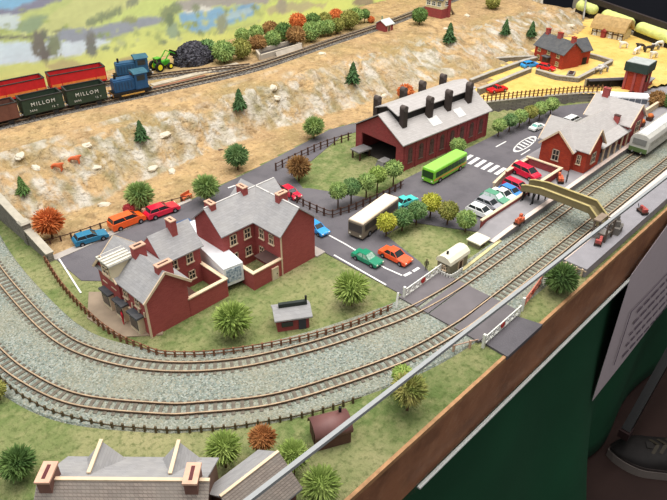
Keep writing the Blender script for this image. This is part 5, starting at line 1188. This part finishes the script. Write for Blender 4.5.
V=[((u0+i*st_)*CM,(BV-.02)*CM,(zz0+j*st_)*CM) for j in range(nz) for i in range(nu)]
Fc=[(j*nu+i,j*nu+i+1,(j+1)*nu+i+1,(j+1)*nu+i) for j in range(nz-1) for i in range(nu-1)]
me=bpy.data.meshes.new('printed_landscape'); me.from_pydata(V,[],Fc)
ca=me.color_attributes.new('print','FLOAT_COLOR','POINT')
for j in range(nz):
    for i in range(nu):
        u,z=u0+i*st_,zz0+j*st_; x,y,_=proj(u,BV,z)
        ca.data[j*nu+i].color=(*(paintc(x,y,u,z) if (-60<x<430 and -60<y<140) else s2l(190,204,140)),1)
pm=bpy.data.materials.new('printed_landscape'); pm.use_nodes=True; N,L=nt(pm); at_=N.new('ShaderNodeAttribute'); at_.attribute_name='print'; L.new(at_.outputs['Color'],N['Principled BSDF'].inputs['Base Color']); N['Principled BSDF'].inputs['Roughness'].default_value=.5
me.materials.append(pm); o=bpy.data.objects.new('printed_landscape',me); COL.objects.link(o); o.parent=bdt
MB().box(26,206,BV,BV+1.2,-68,42).build('backing_board',grey,bdt)
# ---------------------------------------------------------------- far end of the layout
en=thing('end_board','grey sloping end board with a dark top rail closing the far end of the layout','end board',(0,0,0))
a=(206.5,94.4); c=(183.5,50.0)
MB().bar((a[0],a[1],6.2),(c[0],c[1],6.2),1.0,1.5).build('top_rail',rgb('rail_black_brown',52,42,40),en)
MB().bar((a[0]+3.2,a[1]-1,2.8),(c[0]+3.2,c[1]-1,2.8),.6,6.0).build('dark_panel',black,en)
w0=at(583,30,2); w1=at(601,12,5)
MB().add([(194,85.5,2),(203,90,2),(208,96,2),(208,96,13),(203,90,8.5),(194,85.5,3.0)],[(0,1,4,5),(1,2,3,4)]).build('sloping_panel',rgb('panel_grey',142,138,130,var=.12),en,fix=False).modifiers.new('s','SOLIDIFY').thickness=.004
d=Vector((c[0]-a[0],c[1]-a[1])).normalized()
sw=thing('end_wall','weathered stone wall band below the yellow-green rolls at the far end','wall',(0,0,0))
p,q=(192.2,73),(180.8,50.8)
MB().bar((p[0],p[1],1.9),(q[0],q[1],1.9),.8,1.9).build('masonry',stone,sw)
def roll(label,x0,y0,x1,y1,r):
    p,q=(x0,y0),(x1,y1); t=thing('hedge_roll',label,'hedge',(p[0],p[1],4.3-r),ang(p,q),'yellow-green hedge rolls at the end board')
    L=math.hypot(q[0]-p[0],q[1]-p[1]); n=16
    mb=MB(); V=[]; 
    for k in range(21):
        x=L*k/20; e=min(1,min(k,20-k)/2.0+.35)
        for i in range(n):
            a=2*PI*i/n; R=r*e*(1+.06*noise.noise(Vector((k*.8,i*.7,L)))); V.append((x,R*math.cos(a),r*(1)+R*math.sin(a)*.9))
    Fc=[tuple(range(n-1,-1,-1)),tuple(20*n+i for i in range(n))]
    for k in range(20):
        for i in range(n): Fc.append((k*n+i,k*n+(i+1)%n,(k+1)*n+(i+1)%n,(k+1)*n+i))
    mb.add(V,Fc); mb.build('foliage',rgb('yellow_green_foam',206,214,130,var=.14,scale=70,bump=.15,bscale=200),t,smooth=True)
    MB().box(.3,L-.3,-r*.7,r*.7,-.6,r*.4).build('base',black,t)
roll('yellow-green hedge roll behind the left end of the thatched cottage',203.0,92.0,199.2,84.8,1.7)
roll('yellow-green hedge roll just right of the thatched cottage',197.4,81.4,191.6,70.2,1.7)
roll('yellow-green hedge roll at the right edge of the view',190.7,68.4,184.0,55.4,1.7)
# ---------------------------------------------------------------- notice, floor, shoe, stand leg
nt_=thing('paper_notice','white paper notice with a printed border hanging against the front of the layout','notice',(0,0,0))
NV=24.12
def onp(x,y,v=NV):
    lo,hi=-60,45
    # point on the upright plane v=const
    dx=(x-333.5)/F; dy=-(y-250)/F; fy=math.cos(TH)+dy*math.sin(TH); fz_=-math.sin(TH)+dy*math.cos(TH); fx=dx
    du=fx*SA+fy*CA; dv=-fx*CA+fy*SA; t=v/dv; return (du*t,EYE+fz_*t)
bl_=onp(592,401); br_=onp(667,302)
U0=bl_[0]; Zb=bl_[1]; W_n=44; tilt=(br_[1]-bl_[1])/(br_[0]-bl_[0])
tl=onp(622,284)
Zt=tl[1]; tr2=onp(667,222); ttop=(tr2[1]-tl[1])/(tr2[0]-tl[0])
NV_=24.12
V=[]; nn=14
for i in range(nn+1):
    for (z_) in (0,1): 
        u=U0+W_n*i/nn; zb=Zb+tilt*(u-U0); zt=Zt+ttop*(u-U0); z=zb if z_==0 else zt
        V.append((u+(tl[0]-U0)*(z_)*.0,NV_-.05-.25*math.sin(i/nn*PI)*(1-z_),z))
sh=MB().add(V,[(2*i,2*i+2,2*i+3,2*i+1) for i in range(nn)]).build('sheet',rgb('notice_paper',188,174,178,var=.03,rough=.6),nt_,fix=False); sh.modifiers.new('s','SOLIDIFY').thickness=.0006
ink=rgb('notice_ink',96,84,96)
mb=MB(); h=Zt-Zb
def nb(u0,u1,z0,z1): 
    for s in range(4):
        a=lerp(u0,u1,s/4); b=lerp(u0,u1,(s+1)/4); k=math.sin((a-U0)/W_n*PI)
        mb.box(a,b,NV_-.42,NV_-.36,z0,z1)
nb(U0+5,U0+5.25,Zb+5.5,Zt-10); nb(U0+5,U0+34,Zt-10.2,Zt-10); 
mb.build('printed_border',ink,nt_)
mb=MB(); r=random.Random(11)
for row in range(5):
    x=U0+9
    while x<U0+30:
        w=r.uniform(1.2,3.2); mb.box(x,x+w,NV_-.42,NV_-.36,Zt-12.6-row*2.6,Zt-12.1-row*2.6); x+=w+.8
tag(mb.build('printed_lines',ink,nt_),kind='stuff')
fl=MB().box(-200,420,-160,420,-Z0-2,-Z0).build('floor',layered('brown_floor',s2l(60,44,40),[(s2l(46,34,32),3,.42,.62,.7)],rough=.7,bump=.01)); tag(fl,kind='structure')
w=MB().box(-200,420,300,304,-Z0,200).build('wall_back',rgb('hall_wall_dark',34,36,44,var=.1,scale=3)); tag(w,kind='structure')
w=MB().box(400,404,-160,300,-Z0,200).build('wall_right',rgb('hall_wall_dark',34,36,44)); tag(w,kind='structure')
# trestle leg
FZ=-Z0
lg=thing('trestle_leg','black slanting trestle leg in front of the green cloth near the shoe','table leg',(0,0,0))
p=onp(668,356,21.5); q=onp(626,431,21.5)
dd=Vector((q[0]-p[0],q[1]-p[1])).normalized()
p3=Vector((p[0],21.5,p[1])); q3=Vector((q[0],21.5,q[1])); e=(q3-p3).normalized(); end=q3+e*((FZ+.3-q3.z)/e.z if abs(e.z)>.05 else 0) if (q3.z>FZ+.5) else q3
top=p3-e*12
MB().bar(top,q3,2.2,1.8,(0,1,0)).build('leg',rgb('leg_black',12,10,10,rough=.4),lg)
MB().box(q3.x-1.3,q3.x+1.3,20.4,22.6,q3.z-1.4,q3.z+.6).build('rubber_foot',rgb('foot_maroon',44,26,26),lg)
print('LEG',p3,q3)
# shoe
c=at(606,455,FZ); c2=at(690,470,FZ)
print('SHOE',c,c2)
# shoe: toe at the left, heel beyond the right frame
sx=Vector((c[0],c[1],0)); ex=Vector((c2[0],c2[1],0)); dirv=(ex-sx).normalized(); SL=27.0
sho=thing('sneaker','dark lace-up sneaker with a pale rubber sole on the brown floor','shoe',(sx.x,sx.y,FZ),math.atan2(dirv.y,dirv.x))
out=[]; n=28
def half(t,s): # half widths along the length
    return (4.6*math.sin(min(1,t/.28)*PI/2)**.7 if t<.28 else 4.6-(t-.28)*1.5*(1 if s>0 else 1.6) if t<.8 else (3.8 if s>0 else 3.4)*math.cos((t-.8)/.2*PI/2)**.6)
poly=[(SL*i/n,-max(.05,half(i/n,-1))) for i in range(n+1)]+[(SL*i/n,max(.05,half(i/n,1))) for i in range(n,-1,-1)]
MB().prism(poly,0,2.2).build('rubber_sole',rgb('sole_pale',120,110,104,var=.05),sho)
MB().prism([(SL/2+(x-SL/2)*.985,y*.97) for x,y in poly],2.2,2.9).build('foxing_stripe',rgb('foxing_dark',60,52,50),sho)
up=MB(); V=[]; m=12; K=24
for i in range(K+1):
    t=.015+.97*i/K; top=3.0+(2.4*math.sin(min(1,t/.3)*PI/2) if t<.3 else 2.4+(t-.3)*9.0 if t<.72 else 6.2)
    wl=max(.1,half(t,-1))*.95; wr=max(.1,half(t,1))*.95
    for k in range(m+1):
        a=PI*k/m; y=(wr if a<PI/2 else wl)*math.cos(a); V.append((SL*t,y*(1 if t<.5 else 1-.25*math.sin(a)),2.6+(top-2.6)*math.sin(a)**.75))
up.add(V,[(i*(m+1)+k,i*(m+1)+k+1,(i+1)*(m+1)+k+1,(i+1)*(m+1)+k) for i in range(K) for k in range(m)]+[tuple(range(m+1)),tuple(K*(m+1)+k for k in range(m,-1,-1))]); up.build('upper',rgb('canvas_dark',32,28,27,var=.15,scale=60,bump=.03,bscale=900),sho,smooth=True)
lm=rgb('lace_olive',58,52,42)
for i in range(6):
    x=8.3+i*1.5; z=3.0+2.4+(x/SL-.3)*9.0+.15
    for s in (-1,1): MB().bar((x,-2.0*s,z-.5),(x+1.2,0,z+.4),.7,.25).bar((x+1.2,0,z+.45),(x,2.0*s,z-.5),.7,.25).build('lace',lm,sho) if s>0 else None
MB().box(7.2,17,-.9,.9,4.9,5.6).build('tongue',rgb('tongue_grey',40,36,34),sho)
# ---------------------------------------------------------------- light
wd=bpy.data.worlds.new('hall'); SC.world=wd; wd.use_nodes=True; wd.node_tree.nodes['Background'].inputs[0].default_value=(.93,.97,1,1); wd.node_tree.nodes['Background'].inputs[1].default_value=.4
def area(n,loc,size,power,col,target):
    l=bpy.data.lights.new(n,'AREA'); l.shape='RECTANGLE'; l.size,l.size_y=size; l.energy=power; l.color=col
    o=bpy.data.objects.new(n,l); COL.objects.link(o); o.location=Vector(loc)*CM+Vector((0,0,Z0*CM)); o.rotation_euler=(Vector(target)*CM-Vector(loc)*CM).to_track_quat('-Z','Y').to_euler(); return o
area('ceiling_light_bank',(50,62,200),(1.9,1.5),66,(1,.965,.92),(75,75,0))
area('hall_window_light',(-60,60,150),(1.2,1.2),15,(.92,.96,1),(70,75,0))
area('front_fill_light',(55,-90,150),(1.2,1.2),7,(1,.96,.9),(60,25,-8))  # weak fill lamp added in front to brighten the dim fascia and cloth
area('far_ceiling_light',(180,75,190),(1.5,1.4),44,(1,.97,.94),(160,85,0))
vs=SC.view_settings; vs.view_transform='Standard'; vs.look='None'; vs.gamma=1; vs.exposure=-.28; vs.use_curve_mapping=False
SC.cycles.max_bounces=6; SC.cycles.transparent_max_bounces=12
